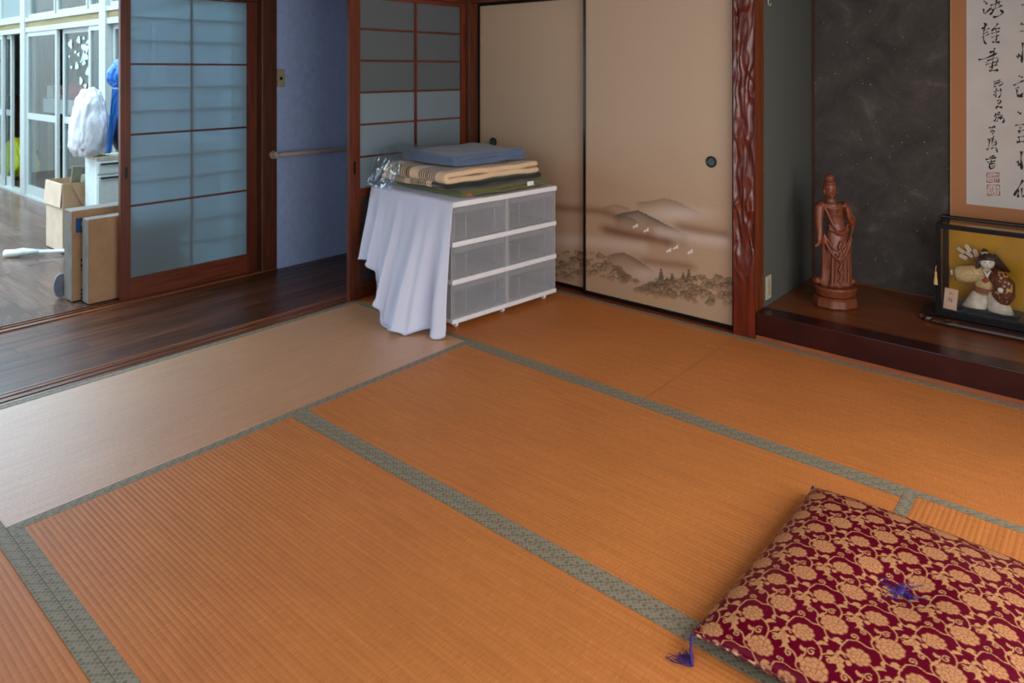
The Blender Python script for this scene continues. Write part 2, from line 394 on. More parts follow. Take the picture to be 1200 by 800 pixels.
# --- ceilings
ce = MB(); 
for i in range(9): ce.box(-0.06 + i * 0.437, -0.06 + (i + 1) * 0.437 - 0.006, -LW - 0.1, 0.95, ZC, ZC + 0.02)
struct(ce.build('ceiling', 'ceiling'), 'brown board ceiling of the tatami room', 'ceiling')
struct(MB().box(-1.06, -0.07, -LW - 0.1, 1.2, ZC, ZC + 0.02).build('ceiling_hall', 'plaster_white'), 'white hall ceiling', 'ceiling')
struct(MB().box(-10.6, -1.07, -0.99, 1.25, ZC + 0.1, ZC + 0.12).build('ceiling_inner', 'plaster_white'), 'ceiling of the far room', 'ceiling')
vr = sroot('ceiling_veranda', (-4.3, -3.05, ZC + 0.1), 'glass roof of the veranda on pale rafters', 'ceiling')
for i in range(8): MB().box(-3.2 + 0.9 * i, -3.16 + 0.9 * i, -2.04, 2.05, -0.06, 0.0).build('rafter', 'alu', vr)
for i in range(7): MB().box(-3.155 + 0.9 * i, -2.305 + 0.9 * i, -2.04, 2.05, -0.012, -0.006).build('roof_pane', 'glass', vr)

# --- walls above the lintels and around the room
def wall(name, bx, mat, lab):
    o = MB().box(*bx).build(name, mat); return struct(o, lab, 'wall')
wall('wall_left', (-0.08, -0.03, -LW, -0.012, ZK + 0.062, ZC), 'plaster_white', 'white plaster wall above the paper doors')
wall('wall_back', (0.032, 1.88, 0.045, 0.10, ZK + 0.062, ZC), 'plaster_white', 'white plaster wall above the painted doors')
struct(MB().box(-0.105, 0.0, -LW, -0.012, ZK, ZK + 0.06).build('trim_3', 'shoji_wood_h'), 'brown lintel over the opening to the hall', 'lintel')
struct(MB().box(0.032, 1.884, 0.0, 0.115, ZK, ZK + 0.06).build('trim_4', wood('lintel wood', srgb(60, 26, 12), srgb(108, 52, 28), 0)), 'brown lintel over the painted doors', 'lintel')
struct(MB().box(-1.05, -0.955, -LW, -0.99, ZK, ZK + 0.07).build('trim_5', 'shoji_wood_h'), 'brown lintel over the veranda doors', 'lintel')
wall('wall_veranda_door', (-1.03, -0.98, -LW, -0.99, ZK + 0.072, ZC), 'plaster_white', 'white wall above the veranda doors')
struct(bevel(MB().box(-0.085, 0.03, -0.010, 0.10, -0.05, ZC).build('trim_6', 'post'), 0.004), 'dark wooden corner post beside the painted doors', 'post')
struct(bevel(MB().box(-1.05, -0.94, -0.972, -0.862, -0.05, ZC).build('trim_7', 'post'), 0.004), 'dark wooden post beside the pale blue wall', 'post')
wall('wall_hall', (-1.04, -0.951, -0.860, 1.2, -0.08, ZC), 'wall_blue', 'pale blue plaster wall of the hall')
wall('wall_hall_end', (-0.95, -0.03, 1.21, 1.26, -0.08, ZC), 'wall_blue', 'end wall of the hall')
wall('wall_closet', (0.0, 1.9, 0.86, 0.90, -0.05, ZC), 'plaster_white', 'back of the cupboard behind the painted doors')
wall('wall_closet_side', (-0.085, -0.04, 0.105, 1.2, -0.05, ZC), 'plaster_white', 'side of the cupboard towards the hall')
struct(MB().box(0.032, 1.884, 0.002, 0.118, -0.05, 0.002).build('trim_8', wood('threshold wood', srgb(88, 34, 16), srgb(130, 60, 32), 0)), 'wooden threshold below the painted doors', 'sill')
# hidden sides of the room: right wall and the wall behind the camera, each with its window
def win_wall(name, axis, pos, a0, a1, w0, w1, z0, z1, lab, wn, mat='plaster_white', z_top=ZC, th=0.1, sgn=1):
    b = MB(); lo, hi = sorted((pos, pos + sgn * th))
    def bx(p, q, r0, r1):
        if axis == 'x': b.box(lo, hi, p, q, r0, r1)
        else: b.box(p, q, lo, hi, r0, r1)
    bx(a0, w0, -0.08, z_top); bx(w1, a1, -0.08, z_top); bx(w0, w1, -0.08, z0); bx(w0, w1, z1, z_top)
    struct(b.build(name, mat), lab, 'wall')
    wr = sroot(wn, label='wide window with wooden frame in ' + lab, cat='window')
    n = 4; st = (w1 - w0) / n; mid = (lo + hi) / 2
    def wb(nm, p, q, r0, r1, d, m):
        f = MB()
        if axis == 'x': f.box(mid - d, mid + d, p, q, r0, r1)
        else: f.box(p, q, mid - d, mid + d, r0, r1)
        f.build(nm, m, wr)
    for i in range(n + 1):
        c = w0 + st * i; wb('stile', max(c - 0.015, w0 + .001), min(c + 0.015, w1 - .001), z0 + .03, z1 - .03, 0.02, 'shoji_wood')
    wb('rail', w0 + .001, w1 - .001, z0 + .001, z0 + 0.029, 0.025, 'shoji_wood_h'); wb('rail', w0 + .001, w1 - .001, z1 - 0.029, z1 - .001, 0.025, 'shoji_wood_h')
win_wall('wall_right', 'x', LW + 0.005, -LW - 0.1, 0.84, -3.0, -0.5, 0.28, 1.70, 'white plaster wall on the right', 'window_3')
win_wall('wall_front', 'y', -LW - 0.005, 0.0, LW, 1.4, 3.7, 0.38, 2.12, 'white plaster wall behind the viewer', 'window_4', sgn=-1)
wall('wall_hall_front', (-1.05, -0.01, -LW - 0.10, -LW - 0.005, -0.08, ZC), 'plaster_white', 'end wall of the hall behind the viewer')
win_wall('wall_veranda_end', 'x', -7.505, -5.1, -1.11, -4.95, -2.5, 0.25, 2.4, 'white wall at the end of the veranda', 'window_5', z_top=ZC + .1, sgn=-1)
win_wall('wall_veranda_side', 'y', -5.005, -7.5, -1.06, -6.9, -1.5, 0.25, 2.4, 'white outer wall of the veranda', 'window_6', z_top=ZC + .1, sgn=-1)
wall('wall_veranda_near', (-1.06, -0.96, -5.1, -LW - 0.11, -0.08, ZC + .1), 'plaster_white', 'short white wall of the veranda')
wall('wall_inner_back', (-10.5, -1.1, 1.20, 1.25, -0.08, ZC + .1), plain('brown grey inner wall', srgb(120, 98, 80), .9), 'back wall of the far room')
wall('wall_inner_end', (-10.6, -10.5, -1.1, 1.25, -0.08, ZC + .1), 'plaster_white', 'end wall of the far room')
wall('wall_inner_front', (-10.5, -7.5, -1.1, -1.0, -0.08, ZC + .1), 'plaster_white', 'front wall of the far room')
wall('wall_inner_side', (-1.09, -1.045, -0.86, 1.19, -0.08, ZC + .1), 'plaster_white', 'side wall of the far room')

# --- tokonoma alcove
TX0, TX1, TY = 2.0, LW, 0.845; TZ = 0.13
toko = struct(MB().box(TX0, TX1, 0.118, TY, 0.085, TZ).build('floor_alcove', 'toko_floor'), 'polished reddish brown board floor of the alcove', 'floor')
struct(bevel(MB().box(TX0, TX1, 0.004, 0.117, -0.02, TZ + 0.003).build('trim_9', 'toko_front'), 0.004), 'dark burgundy lacquered front beam of the alcove', 'beam')
struct(MB().box(2.0, LW, 0.001, 0.0038, -0.02, 0.022).build('trim_10', wood('floor strip', srgb(112, 60, 36), srgb(150, 88, 56), 0)), 'thin wooden strip under the alcove beam', 'trim')
wall('wall_alcove_side', (1.90, 1.998, 0.115, TY + .04, -0.05, ZC + .2), 'toko_side', 'dark green grey sand wall at the side of the alcove')
wall('wall_alcove_back', (1.90, LW, TY + 0.001, TY + 0.05, -0.05, ZC + .2), 'toko_back', 'charcoal mottled sand wall at the back of the alcove')
struct(MB().box(2.0, 2.010, TY - 0.012, TY, TZ + .001, ZC).build('trim_11', 'post'), 'thin brown corner strip in the alcove', 'trim')
struct(MB().box(2.0105, LW, TY - 0.006, TY, TZ + .001, TZ + 0.009).build('trim_12', 'toko_floor'), 'thin brown strip along the alcove floor', 'trim')
wall('wall_alcove_top', (2.0, LW, 0.02, 0.09, 2.05, ZC), 'plaster_white', 'white wall over the alcove opening')
struct(MB().box(1.9, LW, 0.09, TY + .04, ZC + .0, ZC + 0.02).build('ceiling_alcove', 'ceiling'), 'ceiling of the alcove', 'ceiling')

# --- carved alcove post
def carved(u, z):
    if z < 0.22: return 0.0
    wv = mnoise.noise(Vector((u * 9, z * 4.0, 7.1))) * 1.1 + 0.5 * mnoise.noise(Vector((u * 20, z * 9.0, 1.1)))
    r1 = 1 - abs(mnoise.noise(Vector((u * 26 + wv, z * 3.2, 2.0)))) * 2.4
    r2 = mnoise.noise(Vector((u * 34 + wv, z * 11.0, 5.0)))
    r3 = 1 - abs(mnoise.noise(Vector((u * 17 - wv * 1.4 + z * 1.5, z * 5.0, 9.0)))) * 2.4
    h = 0.6 * r1 + 0.5 * r3 + 0.35 * r2
    k = min(1, max(0, (z - 0.24) / 0.22)); e = min(1, (0.056 - abs(u)) / 0.012)
    return (-0.016 + 0.018 * h) * k * max(0, e) 
cp = sroot('trim_13', (1.94, 0, 0), 'red lacquered alcove post with a carved gnarled face', 'post')
nu, nv = 44, 620; b = MB()
def cf(i, j): u = -0.056 + 0.112 * i; z = -0.03 + (ZC + 0.03) * j; return (u, 0.002 - carved(u, z), z)
b.grid(cf, nu, nv); soft(b.build('carved_face', 'lacquer_red', cp, fix=False), 80)
b = MB().box(-0.056, 0.056, 0.024, 0.114, -0.03, ZC); b.box(-0.056, -0.0555, 0.002, 0.024, -0.03, ZC).box(0.0555, 0.056, 0.002, 0.024, -0.03, ZC)
b.build('shaft', wood('alcove post side', srgb(78, 34, 14), srgb(116, 56, 26), 2, 0.35, 6), cp)
struct(MB().box(0.0, 1.884, 0.12, 0.86, -0.05, 0.0).build('floor_closet', 'sill'), 'board floor of the cupboard', 'floor')

# ================================================================== PAINTED SLIDING DOORS (fusuma)
def interp_band(u, v, pts, wid):
    """soft band along a polyline v(u)"""
    xs = [p[0] for p in pts]; ys = [p[1] for p in pts]; vc = np.interp(u, xs, ys)
    end = np.clip((u - xs[0]) / 12, 0, 1) * np.clip((xs[-1] - u) / 12, 0, 1)
    return np.exp(-((v - vc) / wid) ** 2) * end
def ridge(u, v, pts, fade, seed=0, rough=0.0):
    xs = [p[0] for p in pts]; ys = [p[1] for p in pts]; vc = np.interp(u, xs, ys)
    if rough: vc = vc + rough * (np.sin(u * 1.3 + seed) + 0.6 * np.sin(u * 2.9 + 2 * seed))
    d = v - vc; end = np.clip((u - xs[0]) / 8, 0, 1) * np.clip((xs[-1] - u) / 8, 0, 1)
    return np.where(d > -0.4, np.exp(-np.maximum(d, 0) / fade), 0) * end
def landscape(u, v):
    C = lambda cx, cy: (680 + cx / 5, 220 + cy / 5)
    P = lambda *q: [C(*p) for p in q]
    n = len(u); col = np.tile(lin(190, 168, 143), (n, 1))
    def mixc(a, c):
        nonlocal col
        a = np.clip(a, 0, 1)[:, None]; col = col * (1 - a) + np.asarray(c) * a
    def gauss(cx, cy, rx, ry): x, y = C(cx, cy); return np.exp(-((u - x) / (rx / 5)) ** 2 - ((v - y) / (ry / 5)) ** 2)
    mixc(0.5 * np.clip((v - 150) / 120, 0, 1), lin(182, 142, 106))
    mixc(0.28 * np.clip((v - 190 - 0.25 * (u - 690)) / 20, 0, 1) * np.clip((790 - u) / 80, 0, 1), lin(170, 128, 98))
    brown = lin(112, 66, 34); white = lin(214, 196, 182); ink = lin(66, 60, 54)
    mixc(0.45 * ridge(u, v, P((310, 92), (400, 86), (490, 68), (560, 85), (640, 125), (720, 158)), 6), ink)
    mixc(0.40 * ridge(u, v, P((110, 126), (200, 102), (260, 118), (310, 138)), 5), ink)
    mixc(0.75 * gauss(560, 160, 190, 42), white)
    mixc(0.60 * interp_band(u, v, [(560, 242), (640, 243), (700, 248), (730, 256)], 5), brown)
    mixc(0.85 * ridge(u, v, P((180, 172), (250, 152), (335, 138), (370, 155), (430, 185), (500, 222), (560, 252), (640, 292)), 9, 1, 0.3), ink)
    mixc(0.5 * ridge(u, v, P((200, 172), (250, 168), (300, 185), (350, 215)), 5, 1, 0.3), lin(74, 64, 54))
    mixc(0.62 * interp_band(u, v, P((530, 225), (650, 250), (760, 268), (900, 292)), 6), brown)
    mixc(0.80 * interp_band(u, v, P((90, 235), (200, 262), (330, 290), (450, 305), (570, 335)), 6), brown)
    mixc(0.65 * interp_band(u, v, P((400, 255), (520, 270), (700, 305), (900, 330)), 7), white)
    mixc(0.50 * interp_band(u, v, P((-300, 310), (40, 318), (230, 340), (420, 360)), 7), white)
    mixc(0.50 * interp_band(u, v, P((320, 425), (450, 445), (560, 455), (700, 478)), 5), brown)
    mixc(0.75 * ridge(u, v, P((140, 405), (200, 392), (250, 386), (310, 415), (370, 455), (450, 505)), 8, 3, 0.25), lin(84, 70, 56))
    mixc(0.6 * gauss(385, 510, 90, 45), white)
    mixc(0.35 * gauss(420, 660, 160, 40), lin(196, 152, 92))
    # rounded rocks and treetops, back to front
    rs = np.random.default_rng(11); blobs = []
    for k in range(80):
        x = rs.uniform(-10, 330); top = np.interp(x, [-10, 25, 80, 130, 180, 240, 300, 350], [372, 370, 375, 392, 430, 470, 520, 552])
        y = rs.uniform(top + 14, min(top + 150, 560)); blobs.append((y, x, rs.uniform(10, 25), 0.6))
    for k in range(80):
        x = rs.uniform(-330, -10); top = 372 + 10 * math.sin(x * 0.05); blobs.append((rs.uniform(top, 540), x, rs.uniform(10, 25), 0.6))
    for k in range(210):
        x = rs.uniform(320, 900); top = np.interp(x, [310, 400, 470, 620, 700, 800, 900], [605, 560, 545, 548, 528, 528, 545]); bot = np.interp(x, [310, 450, 600, 700, 900], [612, 640, 662, 685, 690])
        blobs.append((rs.uniform(top, bot), x, rs.uniform(9, 27) * (0.6 if x < 390 else 1), 0.65))
    for x, t, bt in ((470, 478, 552), (535, 508, 556), (600, 500, 560), (632, 484, 556), (505, 530, 560), (665, 520, 552)):
        X, T = C(x, t); _, Bt = C(x, bt); f = (v - T) / (Bt - T); hw = 0.7 + 3.2 * f + 0.5 * np.sin(f * 22)
        mixc(0.82 * ((f > 0) & (f < 1) & (np.abs(u - X) < hw)), lin(72, 66, 52))
    for y, x, r, k in sorted(blobs):
        X, Y = C(x, y); th_ = np.arctan2(v - Y, u - X); ph_ = rs.uniform(0, 6.28); d = np.sqrt(((u - X) / (r / 5)) ** 2 + ((v - Y) / (r / 5 * 0.8)) ** 2) * (1 + 0.13 * np.sin(3 * th_ + ph_) + 0.09 * np.sin(5 * th_ + 2 * ph_))
        tone = rs.choice(3, p=(.5, .3, .2)); c = (lin(160, 132, 100), lin(142, 120, 92), lin(172, 124, 88))[tone]
        up = np.clip((Y - v) / (r / 5 * 0.72), -1, 1)
        mixc(k * np.clip((1.0 - d) / 0.2, 0, 1), c * 1.0)
        mixc(0.70 * np.exp(-((d - 0.95) / 0.17) ** 2) * np.clip(0.45 + up, 0, 1), lin(80, 66, 52))
    # cranes
    for cx, cy in ((320, 231), (383, 255), (515, 374), (555, 357), (640, 384)):
        X, Y = C(cx, cy)
        for dx, dy, a, l, wd in ((0, 0, -0.45, 3.8, 0.9), (1.3, -1.4, -1.0, 2.6, 0.9), (-1.6, 0.6, -1.5, 2.0, 0.7), (0.8, 0.2, 0.25, 2.4, .7)):
            q = (u - X - dx) * math.cos(a) + (v - Y - dy) * math.sin(a); s = -(u - X - dx) * math.sin(a) + (v - Y - dy) * math.cos(a)
            mixc(0.95 * (((q / l) ** 2 + (s / wd) ** 2) < 1), lin(236, 230, 226))
    return col
def fusuma_mat():
    t = attr_mat('painted fusuma paper', 0.75)
    v = t.mapping((500, 500, 60)); n = t.noise(1.0, 2, v); n2 = t.noise(1.0, 2, t.mapping((60, 60, 700)))
    a = [q for q in t.n if q.type == 'ATTRIBUTE'][0]
    c = t.mix(0.22, a.outputs['Color'], t.ramp(t.math('MULTIPLY', t.math('ADD', n, n2), 0.5), [(0.35, (0.35, 0.35, 0.35)), (0.65, (0.65, 0.65, 0.65))]), 'OVERLAY')
    t.set(Base_Color=c); return t.m
M['fusuma'] = fusuma_mat()
M['pull'] = plain('dark bronze door pull', srgb(40, 44, 40), 0.35, 0.1, 30, 0, Metallic=0.6)
M['pull_in'] = plain('verdigris door pull dish', srgb(74, 96, 92), 0.4, 0.1, 30, 0, Metallic=0.3)
def fusuma(name, x0, x1, yf, pullx, pullz, lab):
    r = sroot(name, ((x0 + x1) / 2, yf, 0.004), lab, 'door'); hw = (x1 - x0) / 2; H = ZK - 0.006; fr = 0.017
    b = MB(); zs = np.concatenate([np.arange(0.02, 0.86, 0.0035), np.arange(0.86, H - 0.015, 0.03), [H - 0.015]]); xs = np.linspace(-hw + 0.012, hw - 0.012, 250)
    X, Z = np.meshgrid(xs, zs); nx = len(xs)
    vs = [(x, 0.006, z) for x, z in zip(X.ravel(), Z.ravel())]
    fs = [(j * nx + i, j * nx + i + 1, (j + 1) * nx + i + 1, (j + 1) * nx + i) for j in range(len(zs) - 1) for i in range(nx - 1)]
    b.add(vs, fs); p = b.build('painted_panel', 'fusuma', r, fix=False)
    u, v = to_px(X.ravel() + (x0 + x1) / 2, np.full(X.size, yf), Z.ravel()); paint(p, landscape(u, v))
    MB().box(-hw + 0.012, hw - 0.012, 0.010, 0.02, 0.02, H - 0.015).build('backing', 'plaster_white', r)
    MB().box(-hw, -hw + fr, 0, 0.026, 0, H).build('stile', 'black', r); MB().box(hw - fr, hw, 0, 0.026, 0, H).build('stile', 'black', r)
    MB().box(-hw + fr, hw - fr, 0, 0.026, 0, fr).build('rail', 'black', r); MB().box(-hw + fr, hw - fr, 0, 0.026, H - fr, H).build('rail', 'black', r)
    n = 28; px, pz = pullx - (x0 + x1) / 2, pullz - 0.004
    prof = [(0.030, 0.0055), (0.030, 0.001), (0.027, -0.001), (0.023, 0.0), (0.021, 0.004)]
    vs = []; fs = []
    for (q, y) in prof:
        for k in range(n): t = 2 * math.pi * k / n; vs.append((px + q * math.cos(t), y, pz + q * math.sin(t)))
    for i in range(len(prof) - 1):
        for k in range(n): fs.append((i * n + k, i * n + (k + 1) % n, (i + 1) * n + (k + 1) % n, (i + 1) * n + k))
    ring = soft(MB().add(vs, fs).build('door_pull', 'pull', r), 50); ring['label'] = 'round dark bronze door pull'
    MB().add([(px + 0.0215 * math.cos(2 * math.pi * k / n), 0.0042, pz + 0.0215 * math.sin(2 * math.pi * k / n)) for k in range(n)], [tuple(range(n))]).build('dish', 'pull_in', ring)
    for z in (1.30,):
        MB().box(hw - 0.016, hw - 0.003, -0.001, 0.0, z, z + 0.06).build('edge_tab', plain('blue edge tab', srgb(60, 90, 150), .4), r)
    return r
fusuma('door_1', 0.034, 0.955, 0.072, 0.172, 0.855, 'beige painted sliding door half hidden behind the storage drawers')
fusuma('door_2', 0.930, 1.878, 0.040, 1.745, 0.856, 'beige sliding door painted with mountains and flying cranes')

# ================================================================== SHOJI DOORS
def bar(nm, bx, mat, r): return MB().box(*bx).build(nm, mat, r)
r = sroot('door_3', (0, 0, 0), 'brown paper door with ladder of bluish panes behind the storage drawers', 'door')
Ya, Yb = -0.962, -0.0115; sx0, sx1 = -0.031, -0.003; gl, gr = -0.888, -0.052; zt = ZK - 0.004
zb = [1.578, 1.392, 1.205, 1.016, 0.827]
bar('stile', (sx0, sx1, Ya, gl, 0.003, zt), 'shoji_wood', r); bar('stile', (sx0, sx1, gr, Yb, 0.003, zt), 'shoji_wood', r)
bar('rail', (sx0, sx1, gl, gr, ZK - 0.03, zt), 'shoji_wood_h', r); bar('rail', (sx0, sx1, gl, gr, 0.60, 0.643), 'shoji_wood_h', r); bar('rail', (sx0, sx1, gl, gr, 0.003, 0.085), 'shoji_wood_h', r)
ym = -0.452; bar('muntin', (-0.014, -0.005, ym - 0.008, ym + 0.008, 0.643, ZK - 0.03), 'shoji_wood', r)
for z in zb: bar('lattice_bar', (-0.014, -0.006, gl, gr, z - 0.0055, z + 0.0055), 'shoji_wood_h', r)
zz = [0.643] + zb[::-1] + [ZK - 0.03]
for i in range(6):
    for a, c in ((gl, ym - 0.008), (ym + 0.008, gr)):
        bar('pane', (-0.019, -0.016, a, c, zz[i] + (0.0055 if i else 0), zz[i + 1] - (0.0055 if i < 5 else 0)), 'lower_pane' if i < 3 else 'upper_pane', r)
bar('lower_board', (-0.022, -0.014, gl, gr, 0.085, 0.60), wood('dark lower board', srgb(52, 44, 40), srgb(78, 66, 60), 1, .5), r)
hk = bar('finger_pull', (-0.0029, -0.0015, -0.935, -0.922, 0.735, 0.805), 'black', r); hk['label'] = 'dark recessed finger pull'

r = sroot('door_4', (0, 0, 0), 'tall brown lattice door glazed with ground glass beside the cardboard boxes', 'door')
Ya, Yb = -1.828, -0.974; sx0, sx1 = -1.030, -1.000; gl, gr = -1.772, -1.044; zt = ZK - 0.004
zb = [1.650, 1.511, 1.372, 1.233, 1.096, 0.960, 0.822, 0.683, 0.544, 0.405, 0.263]
bar('stile', (sx0, sx1, Ya, gl, 0.002, zt), 'shoji_wood', r); bar('stile', (sx0, sx1, gr, Yb, 0.002, zt), 'shoji_wood', r)
bar('rail', (sx0, sx1, gl, gr, ZK - 0.012, zt), 'shoji_wood_h', r); bar('rail', (sx0, sx1, gl, gr, 0.002, 0.125), 'shoji_wood_h', r)
ym = -1.41
bar('muntin', (-1.022, -1.014, ym - 0.008, ym + 0.008, 0.125, ZK - 0.012), 'kumiko', r)
for i, z in enumerate(zb):
    if i in (2, 5, 8): bar('lattice_bar', (-1.012, -1.003, gl, gr, z - 0.006, z + 0.006), 'shoji_wood_h', r)
    else: bar('lattice_bar', (-1.026, -1.0225, gl, gr, z - 0.006, z + 0.006), 'kumiko', r)
zz = [0.125, zb[8], zb[5], zb[2], ZK - 0.012]
for i in range(4): bar('pane', (-1.0125, -1.0095 - .0006, gl, gr, zz[i] + (0.0062 if i else 0), zz[i + 1] - (0.0062 if i < 3 else 0)), 'ground_glass', r)
hk = bar('finger_pull', (-0.9995, -0.998, -1.803, -1.790, 0.71, 0.775), 'black', r); hk['label'] = 'dark recessed finger pull'

# ================================================================== GLASS DOORS OF THE VERANDA
Yw = -1.05
win = sroot('window_1', (-4.4, Yw, 0), 'pale green white sliding glass doors with transom across the veranda', 'window')
def wx(u): return float(ony(u, 100, Yw)[0])
def wbar(nm, xa, xb, za, zb_, y0, y1, m='alu', par=win):
    return MB().box(xa, xb, Yw + y0, Yw + y1, za, zb_).build(nm, m, par, world=True)
XL, XR = -7.49, -1.10
wbar('track', XL, XR, -0.02, 0.022, -0.05, 0.05)
wbar('head_rail', XL, XR, 1.735, 1.785, -0.045, 0.05)
band = wbar('wooden_band', XL, XR, 1.786, 1.845, -0.035, 0.05, 'olive')
wbar('transom_sill', XL, XR, 1.846, 1.885, -0.05, 0.05)
wbar('transom_head', XL, XR, 2.46, 2.59, -0.05, 0.05)
posts = [-7.45, wx(33.5), -3.30, -1.15]
for p in posts: wbar('post', p - 0.085, p + 0.055, 0.022, 2.46, -0.056, 0.052)
def sash(xa, xb, y, lower=True, bl=0.10):
    s = wbar('sash', xa, xa + 0.045, 0.024, 1.734, y, y + 0.028)
    for q in ((xb - 0.045, xb, 0.024, 1.734), (xa + 0.045, xb - 0.045, 0.024, 0.024 + bl), (xa + 0.045, xb - 0.045, 1.69, 1.734), (xa + 0.045, xb - 0.045, 0.822, 0.885)):
        o = MB().box(q[0], q[1], Yw + y, Yw + y + 0.028, q[2], q[3]).build('frame_bar', 'alu', s, world=True)
    MB().box(xa + 0.045, xb - 0.045, Yw + y + 0.012, Yw + y + 0.015, 0.024 + bl, 0.822).build('pane', 'glass', s, world=True)
    return s, MB().box(xa + 0.045, xb - 0.045, Yw + y + 0.012, Yw + y + 0.015, 0.885, 1.69).build('pane', 'glass', s, world=True)
p1 = posts[1]
sash(p1 + 0.056, wx(71), -0.034)                                      # left leaf of the main bay
s2, g2 = sash(wx(73), wx(108), 0.004)
sash(wx(108.5), -3.386, -0.034)
sash(-6.98, wx(7) , -0.034); sash(-7.30, wx(13), 0.004)
sash(-3.24, -2.3, 0.004); sash(-2.35, -1.24, -0.034)
hd = wbar('handle', wx(9.2), wx(11), 0.78, 0.98, -0.045, -0.036, 'alu_dark')
for xa, xb in ((-7.39, wx(2)), (wx(2.6), p1 - 0.09), (p1 + 0.06, wx(67)), (wx(69), wx(105)), (wx(107), -3.39), (-3.24, -2.3), (-2.2, -1.24)):
    for q in ((xa, xa + 0.03, 1.886, 2.459), (xb - 0.03, xb, 1.886, 2.459), (xa + 0.03, xb - 0.03, 1.886, 1.925), (xa + 0.03, xb - 0.03, 2.43, 2.459)): wbar('transom_bar', *q, -0.02, 0.02)
    wbar('transom_pane', xa + 0.03, xb - 0.03, 1.925, 2.43, -0.003, 0.003, 'pattern_glass' if xb < p1 else 'glass')
# pale paper blossoms stuck on the second pane
M['sticker'] = plain('pale green paper sticker', srgb(190, 222, 216), 0.7)
for cx, cy, rx, ry in ((432, 275, 12, 26), (483, 250, 11, 22), (515, 238, 7, 10), (463, 325, 6, 9), (482, 340, 7, 12), (525, 300, 22, 30), (540, 270, 12, 18), (522, 350, 18, 30), (516, 390, 10, 18), (472, 412, 10, 22), (437, 420, 6, 9), (540, 450, 12, 24), (498, 505, 9, 24), (525, 538, 8, 14), (425, 352, 4, 8), (505, 372, 5, 8), (497, 385, 4, 6)):
    n = 12; pts = []
    for k in range(n):
        t = 2 * math.pi * k / n; q = 1 + 0.25 * math.sin(3 * t + cx) ; P = ony((cx + rx * q * math.cos(t)) * 0.1875, (cy + ry * q * math.sin(t)) * 0.1875, Yw); pts.append((P[0], P[2]))
    MB().prism(pts, Yw + 0.0105, Yw + 0.0112, 'xz').build('paper_sticker', 'sticker', g2.parent, world=True)

# ================================================================== STORAGE DRAWERS, CLOTH, BLANKETS
M['chest_white'] = plain('white plastic', srgb(236, 238, 242), 0.35, 0.02)
M['drawer'] = film('cloudy clear drawer plastic', srgb(222, 224, 228), 0.17, 0.22)
M['drawer_thick'] = film('thick cloudy drawer lip', srgb(224, 226, 230), 0.42, 0.28)
CH = R(-5.3); CHL = (0.826, -0.522, 0.0)
ch = thing('storage_chest', 'white plastic chest with six cloudy clear drawers on casters', 'drawers', CHL, CH)
D, HWD = 0.70, 0.392                              # depth (x from -D to 0), half width (y)
tz = [0.036, 0.235, 0.428, 0.632]                 # undersides of base, shelves and top
def plate(nm, z0, z1, over=0.0):
    o = MB().box(-D - over, over, -HWD - over, HWD + over, z0, z1, 0.006).build(nm, 'chest_white', ch); return o
plate('base_plate', 0.036, 0.060); plate('shelf_plate', 0.235, 0.262); plate('shelf_plate', 0.428, 0.455); plate('top_plate', 0.632, 0.660, 0.002)
for z0, z1 in ((0.060, 0.235), (0.262, 0.428), (0.455, 0.632)):
    for y in (-HWD + 0.004, 0, HWD - 0.004): 
        MB().box(-D + 0.004, -0.012, y - (0.011 if y == 0 else 0.004), y + (0.011 if y == 0 else 0.004), z0, z1).build('divider', 'drawer_thick', ch)
    MB().box(-D + 0.002, -D + 0.006, -HWD + .01, HWD - .01, z0, z1).build('back_panel', 'drawer_thick', ch)
    for s in (-1, 1):
        ya, yb = (s * 0.012, s * (HWD - 0.014)); ya, yb = min(ya, yb), max(ya, yb)
        h0, h1 = z0 + 0.003, z1 - 0.004; b = MB(); t = 0.0025
        front = [(0.0, 0.0)]
        b.box(-0.022, -0.0195, ya, yb, h0, h1).box(-D + 0.03, -D + 0.0325, ya + .006, yb - .006, h0, h1 - 0.03).box(-D + .0325, -0.022, ya + 0.006, ya + 0.0085, h0, h1 - 0.03)
        b.box(-D + .0325, -0.022, yb - 0.0085, yb - 0.006, h0, h1 - 0.03).box(-D + .0325, -0.022, ya + .0085, yb - .0085, h0, h0 + t)
        d = b.build('drawer', 'drawer', ch)
        MB().box(-0.019, -0.008, ya, yb, h1 - 0.030, h1, 0.003).build('drawer_lip', 'drawer', d)
        MB().box(-0.019, -0.012, ya, ya + 0.012, h0, h1 - 0.035).build('drawer_edge', 'drawer', d); MB().box(-0.019, -0.012, yb - 0.012, yb, h0, h1 - 0.035).build('drawer_edge', 'drawer', d)
        for q in (0.24, 0.80):
            yy = ya + (yb - ya) * q; MB().box(-0.019, -0.016, yy - 0.004, yy + 0.004, h0, h1 - 0.035).build('drawer_rib', 'drawer', d)
for x in (-D + 0.06, -0.05):
    for y in (-HWD + 0.06, 0.0, HWD - 0.06):
        c = MB().box(x - 0.016, x + 0.016, y - 0.014, y + 0.014, 0.022, 0.036, 0.003).build('caster', 'chest_white', ch)
        vs = MB(); n = 16; pr = [(0.006, -0.008), (0.014, -0.008), (0.0155, -0.005), (0.0155, 0.005), (0.014, 0.008), (0.006, 0.008)]
        q = [(x + rr * math.cos(2 * math.pi * k / n), y + yy, 0.0157 + rr * math.sin(2 * math.pi * k / n)) for rr, yy in pr for k in range(n)]
        vs.add(q, [(i * n + k, i * n + (k + 1) % n, (i + 1) * n + (k + 1) % n, (i + 1) * n + k) for i in range(len(pr) - 1) for k in range(n)]); vs.build('wheel', 'chest_white', c)

